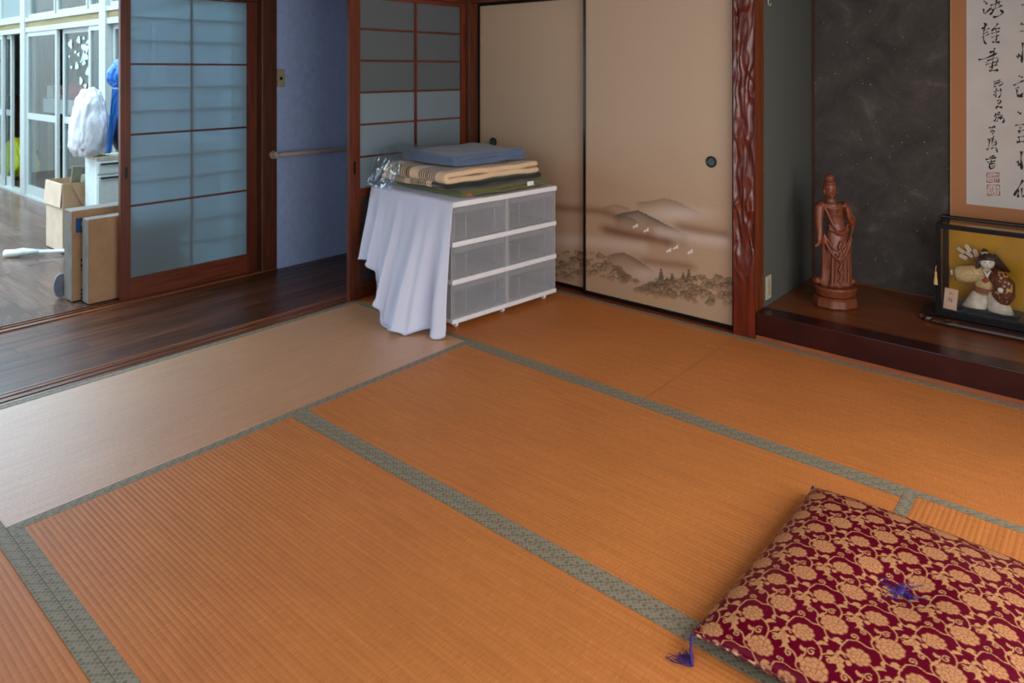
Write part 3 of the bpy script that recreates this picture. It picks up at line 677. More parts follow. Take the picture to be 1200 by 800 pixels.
# white sheet hanging over the side of the drawers
def sheet():
    def P(i, j):
        x = -0.735 + 0.75 * i                                  # along the depth of the chest
        ztop = 0.6645
        if j < 0.14: return Vector((x, -HWD + 0.20 * (1 - j / 0.14) - 0.004, ztop + 0.0015 * math.sin(30 * x)))
        t = (j - 0.14) / 0.86
        back = max(0.0, min(1.0, (-0.28 - x) / 0.40)); back = back * back * (3 - 2 * back)
        zend = 0.009 + 0.27 * back * 1.0
        # drop, then the last part lies on the floor
        fold = (0.030 * math.sin(9 + 26 * i + 1.5 * math.sin(5 * i)) + 0.018 * math.sin(47 * i + 2)) * min(1, t * 1.4) ** 1.3 * (0.35 + 0.75 * i)
        flare = (0.235 - 0.17 * max(0, (i - 0.62) / 0.38) ** 1.2) * t ** 1.15 * (1 - 0.45 * back)
        z = ztop - (ztop - zend) * min(1, t * 1.07)
        edge = 1 - math.exp(-t * 14)
        z = z if t > 0.0 else ztop
        xx = x + (0.06 * (1 - i) - 0.10 * (i - 0.5) * 0.4) * t + 0.012 * math.sin(21 * i) * t + (0.05 * t * t * i)
        xx += 0.25 * max(0, 0.42 - i) * t * (0 if back > .9 else 1)
        y = -HWD - 0.008 - 0.006 * edge - flare - max(-0.004 - flare * .9, fold)
        z += 0.014 * math.sin(31 * i) * max(0, t - 0.85) / 0.15 * (1 - back) + 0.012 * max(0, t - .85) / .15 * (1 - back)
        if x > -0.0: xx = min(xx, 0.045)
        return Vector((xx, y, max(0.006, z)))
    b = MB(); b.grid(P, 110, 70); o = b.build('white_sheet', plain('white cotton sheet', srgb(214, 220, 240), 0.85, 0.02, 300, 0.05, Sheen_Weight=0.2), None, fix=False)
    o.location = CHL; o.rotation_euler = (0, 0, CH); o.data.shade_smooth()
    m = o.modifiers.new('thick', 'SOLIDIFY'); m.thickness = 0.0022; m.offset = 1
    return o
tag(sheet(), 'white cotton sheet draped down the side of the storage drawers', 'sheet')

# folded blankets: a soft strip swept along a folded path in the y-z plane
def strip(nm, path, th, xa, xb, mat, root, colf=None, seed=0.0, taper=0.5):
    P = [np.array(q, float) for q in path]; Q = []
    for i in range(len(P) - 1):
        L = np.linalg.norm(P[i + 1] - P[i]); m_ = max(2, int(L / 0.006))
        for q in range(m_): Q.append(P[i] + (P[i + 1] - P[i]) * q / m_)
    Q.append(P[-1])
    for it in range(6): Q = [Q[0]] + [(Q[i - 1] + 2 * Q[i] + Q[i + 1]) / 4 for i in range(1, len(Q) - 1)] + [Q[-1]]
    n = len(Q); nu = 240; vs = []; cols = []; arc = 0.0; cx, hx = (xa + xb) / 2, (xb - xa) / 2
    for i, q in enumerate(Q):
        if i: arc += np.linalg.norm(q - Q[i - 1])
        d = Q[min(i + 1, n - 1)] - Q[max(i - 1, 0)]; d = d / np.linalg.norm(d); nn = np.array([-d[1], d[0]])
        e = min(i, n - 1 - i) * 0.006; f = math.sqrt(max(0.02, 1 - max(0, 1 - e / (th * taper)) ** 2))
        for k_ in range(nu):
            hf = nu // 2; up = k_ < hf; xi = (1 - 2 * (k_ + 0.5) / hf) if up else (-1 + 2 * (k_ - hf + 0.5) / hf)
            x = cx + xi * (hx + 0.004 * math.sin(9 * q[0] + seed) + 0.003 * math.sin(23 * q[0] + 2 * seed)) * (0.985 + 0.015 * f)
            ed = min(1.0, (1 - abs(xi)) * hx / (th * 0.55)); o_ = (1 if up else -1) * math.sqrt(max(0.0, 1 - (1 - ed) ** 2)) * th / 2 * f
            wv = 0.0022 * math.sin(13 * q[0] + 11 * x + seed) + 0.0016 * math.sin(31 * q[0] - 17 * x + seed)
            y, z = q + nn * (o_ + wv)
            vs.append((x, y, z)); 
            if colf: cols.append(colf(q[0], x, i / (n - 1)))
    fs = [(i * nu + k_, i * nu + (k_ + 1) % nu, (i + 1) * nu + (k_ + 1) % nu, (i + 1) * nu + k_) for i in range(n - 1) for k_ in range(nu)] + [tuple(range(nu))[::-1], tuple((n - 1) * nu + k_ for k_ in range(nu))]
    o = MB().add(vs, fs).build(nm, mat, root); o.data.shade_smooth()
    if colf: paint(o, np.array(cols))
    return o
def U(y0, y1, za, zb_):
    """open at y1 on the right, folded at y0 on the left"""
    zm = (za + zb_) / 2; r = (zb_ - za) / 2; return [(y1, za), (y0 + r, za)] + [(y0 + r - r * math.sin(math.pi * q / 8), zm - r * math.cos(math.pi * q / 8)) for q in range(1, 8)] + [(y0 + r, zb_), (y1 - 0.01, zb_)]
CREAM, DGREEN, MOSS = lin(226, 196, 158), lin(30, 36, 22), lin(98, 98, 44)
def fleece(name):
    t = attr_mat(name, 0.95, Sheen_Weight=0.3); n = t.noise(420, 2); a = [q for q in t.n if q.type == 'ATTRIBUTE'][0]
    t.set(Base_Color=t.mix(0.3, a.outputs['Color'], t.ramp(n, [(0.3, (0.3, 0.3, 0.3)), (0.7, (0.7, 0.7, 0.7))]), 'OVERLAY')); t.bump(n, 0.4, 0.003); return t.m
M['fleece'] = fleece('striped fleece')
def striped(hi):
    a0, a1, a2, a3 = (-0.150, -0.300, -0.365, -0.530) if hi else (-0.235, -0.375, -0.430, -0.560)
    def f_(y, x, f):
        if x > a0: return CREAM if hi or x < -0.185 else DGREEN
        if a1 < x or a3 < x < a2: return DGREEN if (a0 - x) % 0.0185 < 0.0100 else CREAM
        return CREAM
    return f_
def bluemat():
    t = NT('blue grey fleece'); n = t.noise(400, 3); n2 = t.noise(6, 3)
    c = t.mix(0.4, t.ramp(n2, [(0.3, srgb(66, 92, 132)), (0.7, srgb(88, 112, 146))]), t.ramp(n, [(0.3, srgb(56, 80, 116)), (0.7, srgb(112, 134, 162))]))
    t.set(Base_Color=c, Roughness=0.95, Sheen_Weight=0.4); t.bump(n, 0.5, 0.003); return t.m
M['blue_fleece'] = bluemat()
bt = 0.6685
def bl_root(label, z): return thing('blanket', label, 'blanket', (CHL[0], CHL[1], z), CH)
g1 = bl_root('moss green folded blanket at the bottom of the pile', bt)
strip('folded_layer', U(-0.30, 0.372, 0.009, 0.026), 0.015, -0.62, -0.030, 'fleece', g1, lambda y, a, f: lin(196, 96, 36) if (0.02 < y + 0.285 < 0.05 and f < .5) else MOSS, 1)
tg = MB().box(0, 0.0012, -0.026, 0.026, -0.012, 0.012).build('care_label', 'chest_white', g1); tg.location = (-0.0268, 0.20, 0.023)
g2_ = bl_root('cream folded blanket with dark green stripes, middle of the pile', bt + 0.039)
strip('lower_layer', [(-0.388, 0.022), (0.0, 0.019), (0.338, 0.017)], 0.034, -0.66, -0.055, 'fleece', g2_, striped(False), 2, 0.6)
strip('upper_fold', U(-0.380, 0.318, 0.050, 0.082), 0.030, -0.64, -0.068, 'fleece', g2_, striped(True), 5)
g3 = bl_root('blue grey fleece blanket on top of the pile', bt + 0.142)
strip('folded_layer', U(-0.27, 0.285, 0.021, 0.052), 0.031, -0.60, -0.14, 'blue_fleece', g3, None, 4, 0.9)
# clear plastic bag around the end of the blue blanket
def bag():
    ys = [-0.20, -0.275, -0.34, -0.402, -0.432, -0.456, -0.475]; zs = [0.896, 0.892, 0.872, 0.838, 0.775, 0.705, 0.674]
    def P(i, j):
        x = -0.68 + 0.30 * i - 0.05 * j * i; q = j * 6; y = float(np.interp(q, range(7), ys)); z = float(np.interp(q, range(7), zs))
        n = mnoise.noise(Vector((x * 15, j * 5, 3))) * 0.014 + mnoise.noise(Vector((x * 42, j * 14, 8))) * 0.008
        return (x + n, y - abs(n) * 0.6, z + abs(n) * 0.6 + 0.004)
    b = MB().grid(P, 60, 40); o = b.build('plastic_bag', clear_glass('crinkled clear film', (0.95, 0.97, 0.98, 1), 0.22, 0.10), None, fix=False)
    o.location = CHL; o.rotation_euler = (0, 0, CH); o.data.shade_smooth()
    m = o.modifiers.new('thick', 'SOLIDIFY'); m.thickness = 0.0006; return o
tag(bag(), 'crinkled clear plastic bag at the end of the blue grey blanket', 'plastic bag')
# sliver of blue tape on the mat
p = onz(606, 367, 0); tp = MB().box(-0.014, 0.014, -0.004, 0.004, 0, 0.001).build('tape_scrap', plain('grey blue tape', srgb(112, 120, 128), 0.5)); tp.location = (p[0], p[1], 0.0008); tp.rotation_euler = (0, 0, R(70))
tag(tp, 'small grey tape scrap on the tatami below the drawers', 'tape')

# ================================================================== ALCOVE OBJECTS
# --- carved wooden statue
M['statue'] = wood('carved reddish wood', srgb(94, 44, 25), srgb(138, 73, 46), 2, 0.42, 8, 0.1, False)
sp_ = onz(979, 357, TZ); st = thing('wooden_statue', 'reddish carved wooden statue of a robed standing figure in the alcove', 'statue', (sp_[0], sp_[1], TZ), YAW)
k = 0.0011
def sxz(cx, cy): return (cx - 199) * k, (690 - cy) * k
b = MB(); facet = lambda t, z: 1 + 0.035 * math.cos(9 * t)
b.lathe([(0.100, 0.0), (0.108, 0.006), (0.104, 0.040), (0.092, 0.050)], 36, 0, 0, 1, 0.85, facet)
soft(b.build('plinth', 'statue', st), 35)
b = MB().lathe([(0.080, 0.050), (0.092, 0.058), (0.103, 0.092), (0.098, 0.100), (0.06, 0.102)], 36, 0, 0, 1, 0.85, lambda t, z: 1 + 0.03 * abs(math.cos(6 * t)))
soft(b.build('lotus_base', 'statue', st), 35)
b = MB()
rows = [(598, 198, .080), (585, 199, .084), (560, 202, .072), (520, 204, .066), (470, 205, .067), (420, 206, .064), (380, 206, .058), (345, 205, .050), (310, 203, .042), (280, 198, .042), (250, 194, .047), (225, 185, .052), (212, 182, .044)]
n = 40; vs = []; fs = []
for cy, cx, rx in rows:
    x, z = sxz(cx, cy)
    for q in range(n):
        t = 2 * math.pi * q / n; low = max(0, min(1, (cy - 360) / 200)); w_ = 1 + 0.055 * low * math.sin(11 * t + 0.4) + 0.03 * low * math.sin(19 * t)
        vs.append((x + rx * w_ * math.cos(t), 0.70 * rx * w_ * math.sin(t), z))
for i in range(len(rows) - 1):
    for q in range(n): fs.append((i * n + q, i * n + (q + 1) % n, (i + 1) * n + (q + 1) % n, (i + 1) * n + q))
fs += [tuple(range(n))[::-1], tuple((len(rows) - 1) * n + q for q in range(n))]; b.add(vs, fs)
def pt(cx, cy, y=0.0): x, z = sxz(cx, cy); return (x, y, z)
b.tube([pt(178, 218), pt(175, 185)], [0.030, 0.019], 12)                                    # neck
b.ball(pt(173, 158, -0.004), (0.030, 0.031, 0.040), 18)                                     # head
b.ball(pt(173, 140, 0.004), (0.033, 0.035, 0.030), 16); b.ball(pt(172, 120, 0.0), (0.031, 0.032, 0.014), 16)
b.ball(pt(172, 97, 0.002), (0.024, 0.024, 0.020), 16)                                       # topknot
b.tube([pt(172, 112), pt(172, 104)], [0.016, 0.016], 12)
b.tube([pt(172, 150, -0.034), pt(172, 165, -0.039)], [0.003, 0.005], 8)                     # nose
b.ball(pt(172, 177, -0.031), (0.009, 0.005, 0.003), 8); b.ball(pt(172, 186, -0.028), (0.010, 0.008, 0.006), 8)
for s in (-1, 1):
    b.ball(pt(172 + s * 12, 154, -0.029), (0.008, 0.005, 0.003), 8); b.ball(pt(173 + s * 29, 160, 0.0), (0.006, 0.010, 0.017), 8)
b.tube([pt(140, 222, 0), pt(122, 232, -0.005), pt(116, 300, -0.015), pt(112, 350, -0.035), pt(102, 392, -0.05)], [0.026, 0.025, 0.020, 0.015, 0.010], 12)   # lowered arm
b.tube([pt(104, 386, -0.05), pt(92, 398, -0.056), pt(78, 402, -0.062)], [0.011, 0.009, 0.006], 8)
b.tube([pt(225, 222, 0), pt(248, 240, 0), pt(270, 292, -0.01), pt(262, 300, -0.03), pt(240, 268, -0.05), pt(232, 240, -0.056)], [0.025, 0.025, 0.022, 0.019, 0.014, 0.010], 12)  # raised arm
b.tube([pt(232, 240, -0.056), pt(230, 222, -0.058)], [0.010, 0.006], 8)
b.tube([pt(272, 290, -0.008), pt(275, 330, -0.004), pt(271, 366, -0.002)], [0.016, 0.013, 0.004], 10)
b.tube([pt(118, 365, -0.04), pt(135, 410, -0.02), pt(140, 500, -0.01), pt(136, 580, -0.01), pt(104, 560, -0.015)], [0.010, 0.010, 0.010, 0.013, 0.007], 10)     # falling scarf
b.tube([pt(268, 360, -0.004), pt(262, 450, -0.01), pt(258, 560, -0.015), pt(284, 578, -0.015)], [0.008, 0.009, 0.012, 0.007], 10)
def arc(p0, p1, sag, y, r):
    b.tube([pt(p0[0] + (p1[0] - p0[0]) * q / 12, p0[1] + (p1[1] - p0[1]) * q / 12 + sag * math.sin(math.pi * q / 12), y * (0.55 + 0.45 * math.sin(math.pi * q / 12))) for q in range(13)], r, 8)
arc((128, 362), (262, 372), 100, -0.055, 0.006); arc((132, 350), (262, 352), 80, -0.054, 0.004); arc((142, 235), (250, 330), 62, -0.047, 0.006); arc((158, 312), (246, 312), 42, -0.044, 0.005)
arc((150, 262), (238, 262), 10, -0.042, 0.004); arc((150, 228), (215, 228), 18, -0.040, 0.005); arc((158, 330), (250, 330), 14, -0.042, 0.007)
b.tube([pt(200 + 5 * (-1) ** q, 385 + q * 26, -0.050 - 0.001 * q) for q in range(9)], 0.007, 8)
for cx in (165, 182, 222, 240): b.tube([pt(cx + 3, 440, -0.044), pt(cx, 520, -0.048), pt(cx - 4, 592, -0.054)], [0.004, 0.006, 0.007], 8)
b.ball(pt(112, 575, 0), (0.022, 0.03, 0.018), 10); b.ball(pt(272, 578, 0), (0.022, 0.03, 0.018), 10)
fg = b.build('figure', 'statue', st); fuse(fg, 0.0028, 2)

# --- hanging scroll with brush writing
M['scroll_silk'] = plain('tan brown scroll silk', srgb(178, 120, 78), 0.8, 0.06, 200, 0.05)
M['scroll_paper'] = plain('grey white paper', srgb(204, 198, 192), 0.85, 0.03, 6)
M['ink'] = plain('black brush ink', srgb(20, 18, 17), 0.6, 0.1)
M['seal'] = plain('red seal ink', srgb(160, 62, 52), 0.8, 0.1)
YS = 0.826
sr = thing('hanging_scroll', 'tan hanging scroll with black brush calligraphy on the alcove wall', 'scroll', (3.05, YS, 0.56))
MB().box(2.703, 3.40, YS, YS + 0.002, 0.582, 2.12).build('silk_mount', 'scroll_silk', sr, world=True)
MB().box(2.700, 2.7028, YS - 0.0004, YS + 0.0024, 0.582, 2.12).build('edge_band', plain('pale scroll edge', srgb(190, 170, 130), .8), sr, world=True)
MB().box(2.772, 3.33, YS - 0.0012, YS - 0.0001, 0.650, 1.93).build('paper', 'scroll_paper', sr, world=True)
MB().tube([(2.665, YS - 0.006, 0.574), (2.70, YS - 0.006, 0.574), (2.701, YS - 0.006, 0.574), (3.40, YS - 0.006, 0.574), (3.401, YS - 0.006, 0.574), (3.436, YS - 0.006, 0.574)], [0.0125, 0.0125, 0.009, 0.009, 0.0125, 0.0125], 14).build('roller', 'black', sr, world=True)
MB().tube([(2.69, YS, 2.125), (3.41, YS, 2.125)], 0.007, 10).build('hanging_rod', 'black', sr, world=True)
MB().tube([(2.85, YS, 2.128), (3.05, YS + 0.008, 2.24), (3.25, YS, 2.128)], 0.002, 6).build('cord', 'scroll_silk', sr, world=True)
def A6(p): return (1110 + p[0] / 6.667, p[1] / 6.667)
def A7(p): return (1110 + p[0] / 5.333, 110 + p[1] / 5.333)
def brush(strokes, T, sc_w, name='character', mat='ink'):
    b = MB()
    for wd, pts in strokes:
        P = [np.array(T(p)) for p in pts]
        Q = []
        for i in range(len(P) - 1):                                   # smooth through the traced points
            a = P[max(i - 1, 0)]; c = P[i]; d = P[i + 1]; e = P[min(i + 2, len(P) - 1)]
            for s_ in range(6):
                t = s_ / 6; Q.append(0.5 * (2 * c + (d - a) * t + (2 * a - 5 * c + 4 * d - e) * t * t + (-a + 3 * c - 3 * d + e) * t ** 3))
        Q.append(P[-1]); n = len(Q); vs = []; fs = []
        for i, q in enumerate(Q):
            d = Q[min(i + 1, n - 1)] - Q[max(i - 1, 0)]; d = d / (np.linalg.norm(d) + 1e-9); nn = np.array([-d[1], d[0]])
            f = i / (n - 1); h = 0.78 * wd / sc_w * (0.75 + 0.45 * math.cos(2.2 * math.pi * f + 0.3)) * (1 if f < .85 else 1 - (f - .85) / .15 * .7)
            for sgn in (1, -1):
                w3 = ony(*(q + nn * h * sgn), YS - 0.0018); vs.append((w3[0], YS - 0.0018, w3[2]))
        for i in range(n - 1): fs.append((2 * i, 2 * i + 1, 2 * i + 3, 2 * i + 2))
        b.add(vs, fs)
    return b.build(name, mat, sr, world=True, fix=False)
brush([(11, [(285, 8), (300, 18), (312, 34)]), (9, [(283, 68), (290, 108), (312, 92), (348, 58)]), (9, [(338, 42), (380, 28), (415, 12)]), (8, [(345, 80), (395, 58), (432, 40)]), (10, [(388, -10), (376, 50), (355, 92), (330, 118)]), (6, [(412, 14), (402, 40)]), (12, [(358, 134), (400, 126), (435, 98), (412, 78)])], A6, 6.667)
brush([(9, [(285, 184), (312, 190), (290, 214), (266, 226)]), (9, [(300, 184), (284, 262), (288, 320), (307, 347)]), (6, [(280, 242), (310, 228), (332, 220)]), (6, [(284, 266), (320, 246)]), (6, [(272, 294), (330, 264)]), (9, [(398, 183), (370, 214), (346, 244)]), (7, [(352, 232), (416, 220)]), (7, [(343, 262), (412, 244)]), (7, [(376, 218), (388, 270), (380, 326)]), (6, [(345, 292), (406, 275)]), (12, [(352, 328), (412, 330)])], A6, 6.667)
brush([(11, [(370, 374), (364, 396), (328, 412)]), (10, [(243, 466), (300, 456), (392, 414)]), (9, [(366, 400), (358, 470), (348, 545)]), (7, [(312, 476), (385, 450), (396, 466), (380, 502)]), (7, [(308, 486), (304, 512)]), (6, [(315, 502), (382, 482)]), (7, [(328, 524), (392, 505)]), (12, [(328, 553), (402, 547)])], A6, 6.667)
brush([(6, [(362, 637), (418, 624)]), (6, [(374, 648), (364, 678), (384, 672)]), (6, [(374, 650), (426, 638), (432, 655), (398, 674)]), (5, [(390, 630), (387, 662)]), (5, [(406, 626), (405, 658)])], A6, 6.667)
brush([(6, [(362, 716), (397, 704)]), (7, [(384, 688), (379, 762)]), (6, [(381, 716), (360, 746)]), (6, [(398, 712), (428, 702)]), (8, [(416, 690), (419, 735), (400, 766)])], A6, 6.667)
brush([(6, [(312, 44), (336, 38), (330, 60)]), (6, [(324, 54), (320, 74), (304, 82)]), (5, [(312, 60), (330, 58)]), (8, [(302, 90), (322, 82), (346, 86)])], A7, 5.333)
brush([(7, [(298, 126), (332, 114)]), (6, [(294, 142), (310, 130), (300, 164), (288, 168)]), (6, [(314, 130), (346, 134), (324, 152)]), (5, [(320, 150), (308, 176)]), (8, [(328, 156), (350, 150), (356, 166), (344, 182)]), (5, [(300, 150), (332, 144)])], A7, 5.333)
brush([(9, [(260, 212), (302, 204)]), (6, [(282, 208), (278, 236)]), (6, [(268, 238), (298, 230)]), (6, [(296, 232), (282, 252)])], A7, 5.333)
brush([(6, [(252, 284), (292, 276)]), (7, [(264, 284), (258, 340), (244, 346)]), (6, [(292, 262), (280, 300)]), (5, [(276, 292), (302, 288), (306, 322)]), (5, [(276, 306), (310, 300)]), (5, [(278, 322), (306, 318)]), (6, [(274, 342), (302, 334), (314, 368)])], A7, 5.333)
brush([(7, [(264, 398), (296, 384)]), (8, [(240, 410), (308, 397)]), (6, [(282, 384), (274, 432)]), (6, [(250, 428), (304, 419)]), (7, [(262, 440), (292, 434), (297, 456), (270, 466), (262, 442)]), (5, [(266, 452), (290, 448)])], A7, 5.333)
brush([(10, [(582, 42), (612, 28)]), (14, [(574, 184), (600, 190), (640, 180)]), (8, [(572, 244), (620, 240)]), (9, [(612, 26), (628, 120), (622, 190), (610, 244)])], A6, 6.667)
brush([(12, [(590, 332), (588, 400), (582, 492)]), (24, [(545, 448), (558, 438), (570, 428)]), (9, [(610, 380), (650, 372)]), (9, [(610, 420), (650, 412)])], A6, 6.667)
brush([(9, [(558, 592), (592, 606)]), (8, [(518, 668), (560, 646), (600, 628)]), (7, [(532, 692), (562, 680)]), (9, [(546, 698), (549, 756), (596, 726)]), (9, [(620, 620), (610, 700), (630, 740)])], A6, 6.667)
brush([(10, [(440, 4), (456, 20), (470, 8)])], A7, 5.333); brush([(10, [(440, 112), (462, 126)])], A7, 5.333)
brush([(6, [(424, 196), (500, 188)]), (7, [(458, 206), (450, 246)]), (6, [(440, 232), (500, 224)]), (6, [(440, 270), (500, 262)]), (10, [(434, 302), (510, 294)]), (6, [(448, 272), (452, 298)])], A7, 5.333)
brush([(12, [(464, 358), (462, 410), (466, 474)]), (16, [(438, 420), (448, 434), (452, 448)]), (8, [(484, 380), (510, 372)])], A7, 5.333)
brush([(11, [(474, 538), (446, 586), (416, 638)]), (10, [(446, 600), (442, 648)]), (8, [(466, 588), (468, 642), (496, 622)])], A7, 5.333)
def boxstroke(x0, y0, x1, y1): return [(4, [(x0, y0), (x1, y0)]), (4, [(x1, y0), (x1, y1)]), (4, [(x1, y1), (x0, y1)]), (4, [(x0, y1), (x0, y0)])]
brush(boxstroke(249, 494, 325, 551) + [(3, [(265, 500), (268, 545)]), (3, [(282, 500), (280, 545)]), (4, [(296, 512), (297, 548)]), (4, [(306, 510), (307, 548)]), (4, [(316, 512), (316, 548)]), (3, [(255, 520), (290, 516)]), (4, [(292, 512), (320, 510)])], A7, 5.333, 'seal_stamp', 'seal')
brush(boxstroke(251, 570, 328, 632) + [(3, [(268, 582), (270, 615)]), (3, [(284, 580), (282, 612)]), (3, [(270, 620), (300, 620)]), (3, [(308, 580), (310, 622)]), (3, [(275, 596), (290, 594)]), (3, [(302, 596), (320, 594)])], A7, 5.333, 'seal_stamp', 'seal')

# --- outlet and hook on the alcove side wall
o = MB().box(2.0, 2.006, 0.122, 0.192, 0.165, 0.285, 0.003).build('power_outlet', plain('cream plastic', srgb(190, 180, 150), 0.4)); tag(o, 'cream outlet plate low on the alcove side wall', 'outlet')
b = MB().box(2.006, 2.0075, 0.142, 0.172, 0.185, 0.265, 0.0); bpy_o = b.build('cover', plain('darker cream plastic', srgb(170, 160, 128), 0.4), o)
hook = MB().tube([(2.0, 0.132, 1.80), (2.012, 0.132, 1.80), (2.012, 0.132, 1.74), (2.012, 0.132, 1.672), (2.020, 0.132, 1.664), (2.026, 0.132, 1.675)], 0.0028, 8).build('metal_hook', plain('brass', srgb(200, 186, 150), 0.35, 0.05, 30, 0, Metallic=0.5)); tag(hook, 'thin pale metal hook high on the alcove side wall', 'hook')

# --- doll case on a carved wooden slab
Z1 = TZ + 0.026
def slab():
    b = MB(); n = 96; rings = [(0.97, 0.0), (1.0, 0.006), (1.0, 0.016), (0.965, 0.0245), (0.5, 0.0255)]; hx, hy = 0.345, 0.170; vs = []; fs = []
    for (q, z) in rings:
        for k in range(n):
            t = 2 * math.pi * k / n; c, s_ = math.cos(t), math.sin(t); w_ = 1 + (0.016 * math.sin(23 * t) + 0.012 * math.sin(37 * t + 1)) * (1 if q > .9 else 0)
            vs.append((math.copysign(abs(c) ** 0.35, c) * hx * q * w_, math.copysign(abs(s_) ** 0.35, s_) * hy * q * w_, z))
    for i in range(len(rings) - 1):
        for k in range(n): fs.append((i * n + k, i * n + (k + 1) % n, (i + 1) * n + (k + 1) % n, (i + 1) * n + k))
    fs += [tuple(range(n))[::-1], tuple((len(rings) - 1) * n + k for k in range(n))]
    o = b.add(vs, fs).build('wooden_slab', wood('dark burl wood', srgb(34, 18, 14), srgb(72, 42, 32), 0, 0.25, 6, 0.3, False)); o.location = (2.975, 0.570, TZ + 0.0005); return soft(o, 50)
tag(slab(), 'dark carved burl slab with rippled edge under the doll case', 'stand')
CX0, CX1, CY0, CY1, CZ1 = 2.699, 3.235, 0.462, 0.678, 0.598
case = thing('doll_case', 'black lacquered glass display case with gold back holding the doll', 'display case', ((CX0 + CX1) / 2, (CY0 + CY1) / 2, Z1 + 0.0008))
cw = 0.5 * (CX1 - CX0); cdp = 0.5 * (CY1 - CY0); H = CZ1 - Z1
M['gold'] = plain('gold paper', srgb(196, 146, 28), 0.42, 0.08, 6, 0, Metallic=0.35)
M['case_black'] = plain('black lacquer', srgb(12, 11, 13), 0.35, 0.1, 30, 0, Specular_IOR_Level=0.25)
bevel(MB().box(-cw, cw, -cdp, cdp, 0, 0.030).build('base', 'case_black', case), 0.003)
MB().box(-cw + 0.02, cw - 0.02, -cdp + 0.02, cdp - 0.02, 0.0303, 0.036).build('floor_board', 'case_black', case)
f = 0.021
for sx in (-1, 1):
    for sy in (-1, 1):
        x = sx * (cw - f / 2); y = sy * (cdp - f / 2); MB().box(x - f / 2, x + f / 2, y - f / 2, y + f / 2, 0.0302, H - f).build('corner_post', 'case_black', case)
for sy in (-1, 1):
    y = sy * (cdp - f / 2); MB().box(-cw, cw, y - f / 2, y + f / 2, H - f, H).build('top_rail', 'case_black', case)
for sx in (-1, 1):
    x = sx * (cw - f / 2); MB().box(x - f / 2, x + f / 2, -cdp + f, cdp - f, H - f, H).build('top_rail', 'case_black', case)
M['case_glass'] = clear_glass('case glass', (0.97, 0.97, 0.96, 1), 0.06)
MB().box(-cw + f, cw - f, cdp - 0.008, cdp - 0.005, 0.0303, H - f).build('gold_back', 'gold', case)
MB().box(-cw + f, cw - f, -cdp + 0.006, -cdp + 0.008, 0.0303, H - f).build('front_pane', 'case_glass', case)
MB().box(-cw + f, cw - f, -cdp + f, cdp - f, H - 0.006, H - 0.003).build('top_pane', 'case_glass', case)
for sx in (-1, 1):
    x = sx * (cw - 0.007); MB().box(x - 0.001, x + 0.001, -cdp + f, cdp - f, 0.0303, H - f).build('side_pane', 'case_glass', case)
# paper card leaning behind the front pane
o = MB().box(-0.0275, 0.0275, 0, 0.0015, 0, 0.098).build('name_card', plain('pale pink card', srgb(206, 170, 148), 0.8)); o.location = (2.755, 0.478, Z1 + 0.0377); o.rotation_euler = (R(-3), R(4), 0)
tag(o, 'small pale pink card with ink writing inside the doll case', 'card')
def card_ink(strokes, name='ink_character'):
    b = MB()
    for (x0, z0, x1, z1, wd) in strokes:
        d = math.hypot(x1 - x0, z1 - z0); nx, nz = -(z1 - z0) / d * wd, (x1 - x0) / d * wd
        b.add([(x0 + nx, -0.0004, z0 + nz), (x0 - nx, -0.0004, z0 - nz), (x1 - nx, -0.0004, z1 - nz), (x1 + nx, -0.0004, z1 + nz)], [(0, 1, 2, 3)])
    return b.build(name, 'ink', o, fix=False)
card_ink([(-0.006, 0.078, 0.004, 0.080, .0008), (-0.003, 0.084, -0.004, 0.070, .0008), (0.004, 0.076, 0.007, 0.070, .0008), (-0.008, 0.072, 0.001, 0.074, .0007)])
card_ink([(-0.006, 0.056, -0.006, 0.034, .001), (-0.009, 0.050, -0.003, 0.052, .0009), (0.0, 0.056, 0.007, 0.054, .0009), (0.002, 0.050, 0.006, 0.036, .001), (-0.001, 0.044, 0.008, 0.046, .0009), (0.0, 0.037, 0.008, 0.039, .0009)])
# tassel hanging on the corner of the case
tx, ty, tzz = CX0 + 0.002, CY0 - 0.0105, Z1 + 0.152
ts = thing('tassel', 'small pale yellow tassel hanging on the corner of the doll case', 'tassel', (tx, ty, tzz))
M['tassel'] = plain('pale yellow silk thread', srgb(206, 168, 100), 0.6, 0.1, 300, 0.2)
n = 22; b = MB().lathe([(0.004, 0.060), (0.0055, 0.052), (0.0042, 0.046), (0.008, 0.022), (0.0095, 0.0)], n, 0, 0, 1, 0.8, lambda t, z: 1 + 0.06 * math.sin(11 * t)); soft(b.build('skirt', 'tassel', ts), 60)
MB().tube([(0, 0, 0.058), (0, 0.001, 0.078), (0.002, 0.004, 0.09)], 0.0016, 6).build('cord', 'tassel', ts)

# --- archer doll
def dpx(cx, cy, Y): return Vector(ony(1085 + cx / 5.513, 255 + cy / 5.513, Y))
DZ = Z1 + 0.037; DY = 0.575
dc = dpx(400, 640, DY); doll = thing('archer_doll', 'kimono doll with long dark hair standing in the doll case', 'doll', (dc.x, DY, DZ))
def dl(cx, cy, dy=0.0):
    p = dpx(cx, cy, DY + dy); return (p.x - dc.x, dy, p.z - DZ)
U1 = (dpx(400, 300, DY) - dpx(400, 400, DY)).z / 100          # metres per crop pixel
M['hakama'] = plain('pale grey white trousers with soft pattern', srgb(206, 194, 178), 0.7, 0.10, 40)
M['kimono'] = plain('gold beige brocade sleeve', srgb(196, 168, 118), 0.6, 0.14, 90)
def robe_mat():
    t = NT('dark red robe with gold leaves'); v = t.noise(42, 2, None, 0.4, 1.5); c = t.ramp(v, [(0.0, srgb(84, 36, 26)), (0.60, srgb(92, 40, 28)), (0.61, srgb(204, 160, 90)), (0.72, srgb(190, 130, 70))], 'CONSTANT'); t.set(Base_Color=c, Roughness=0.6); return t.m
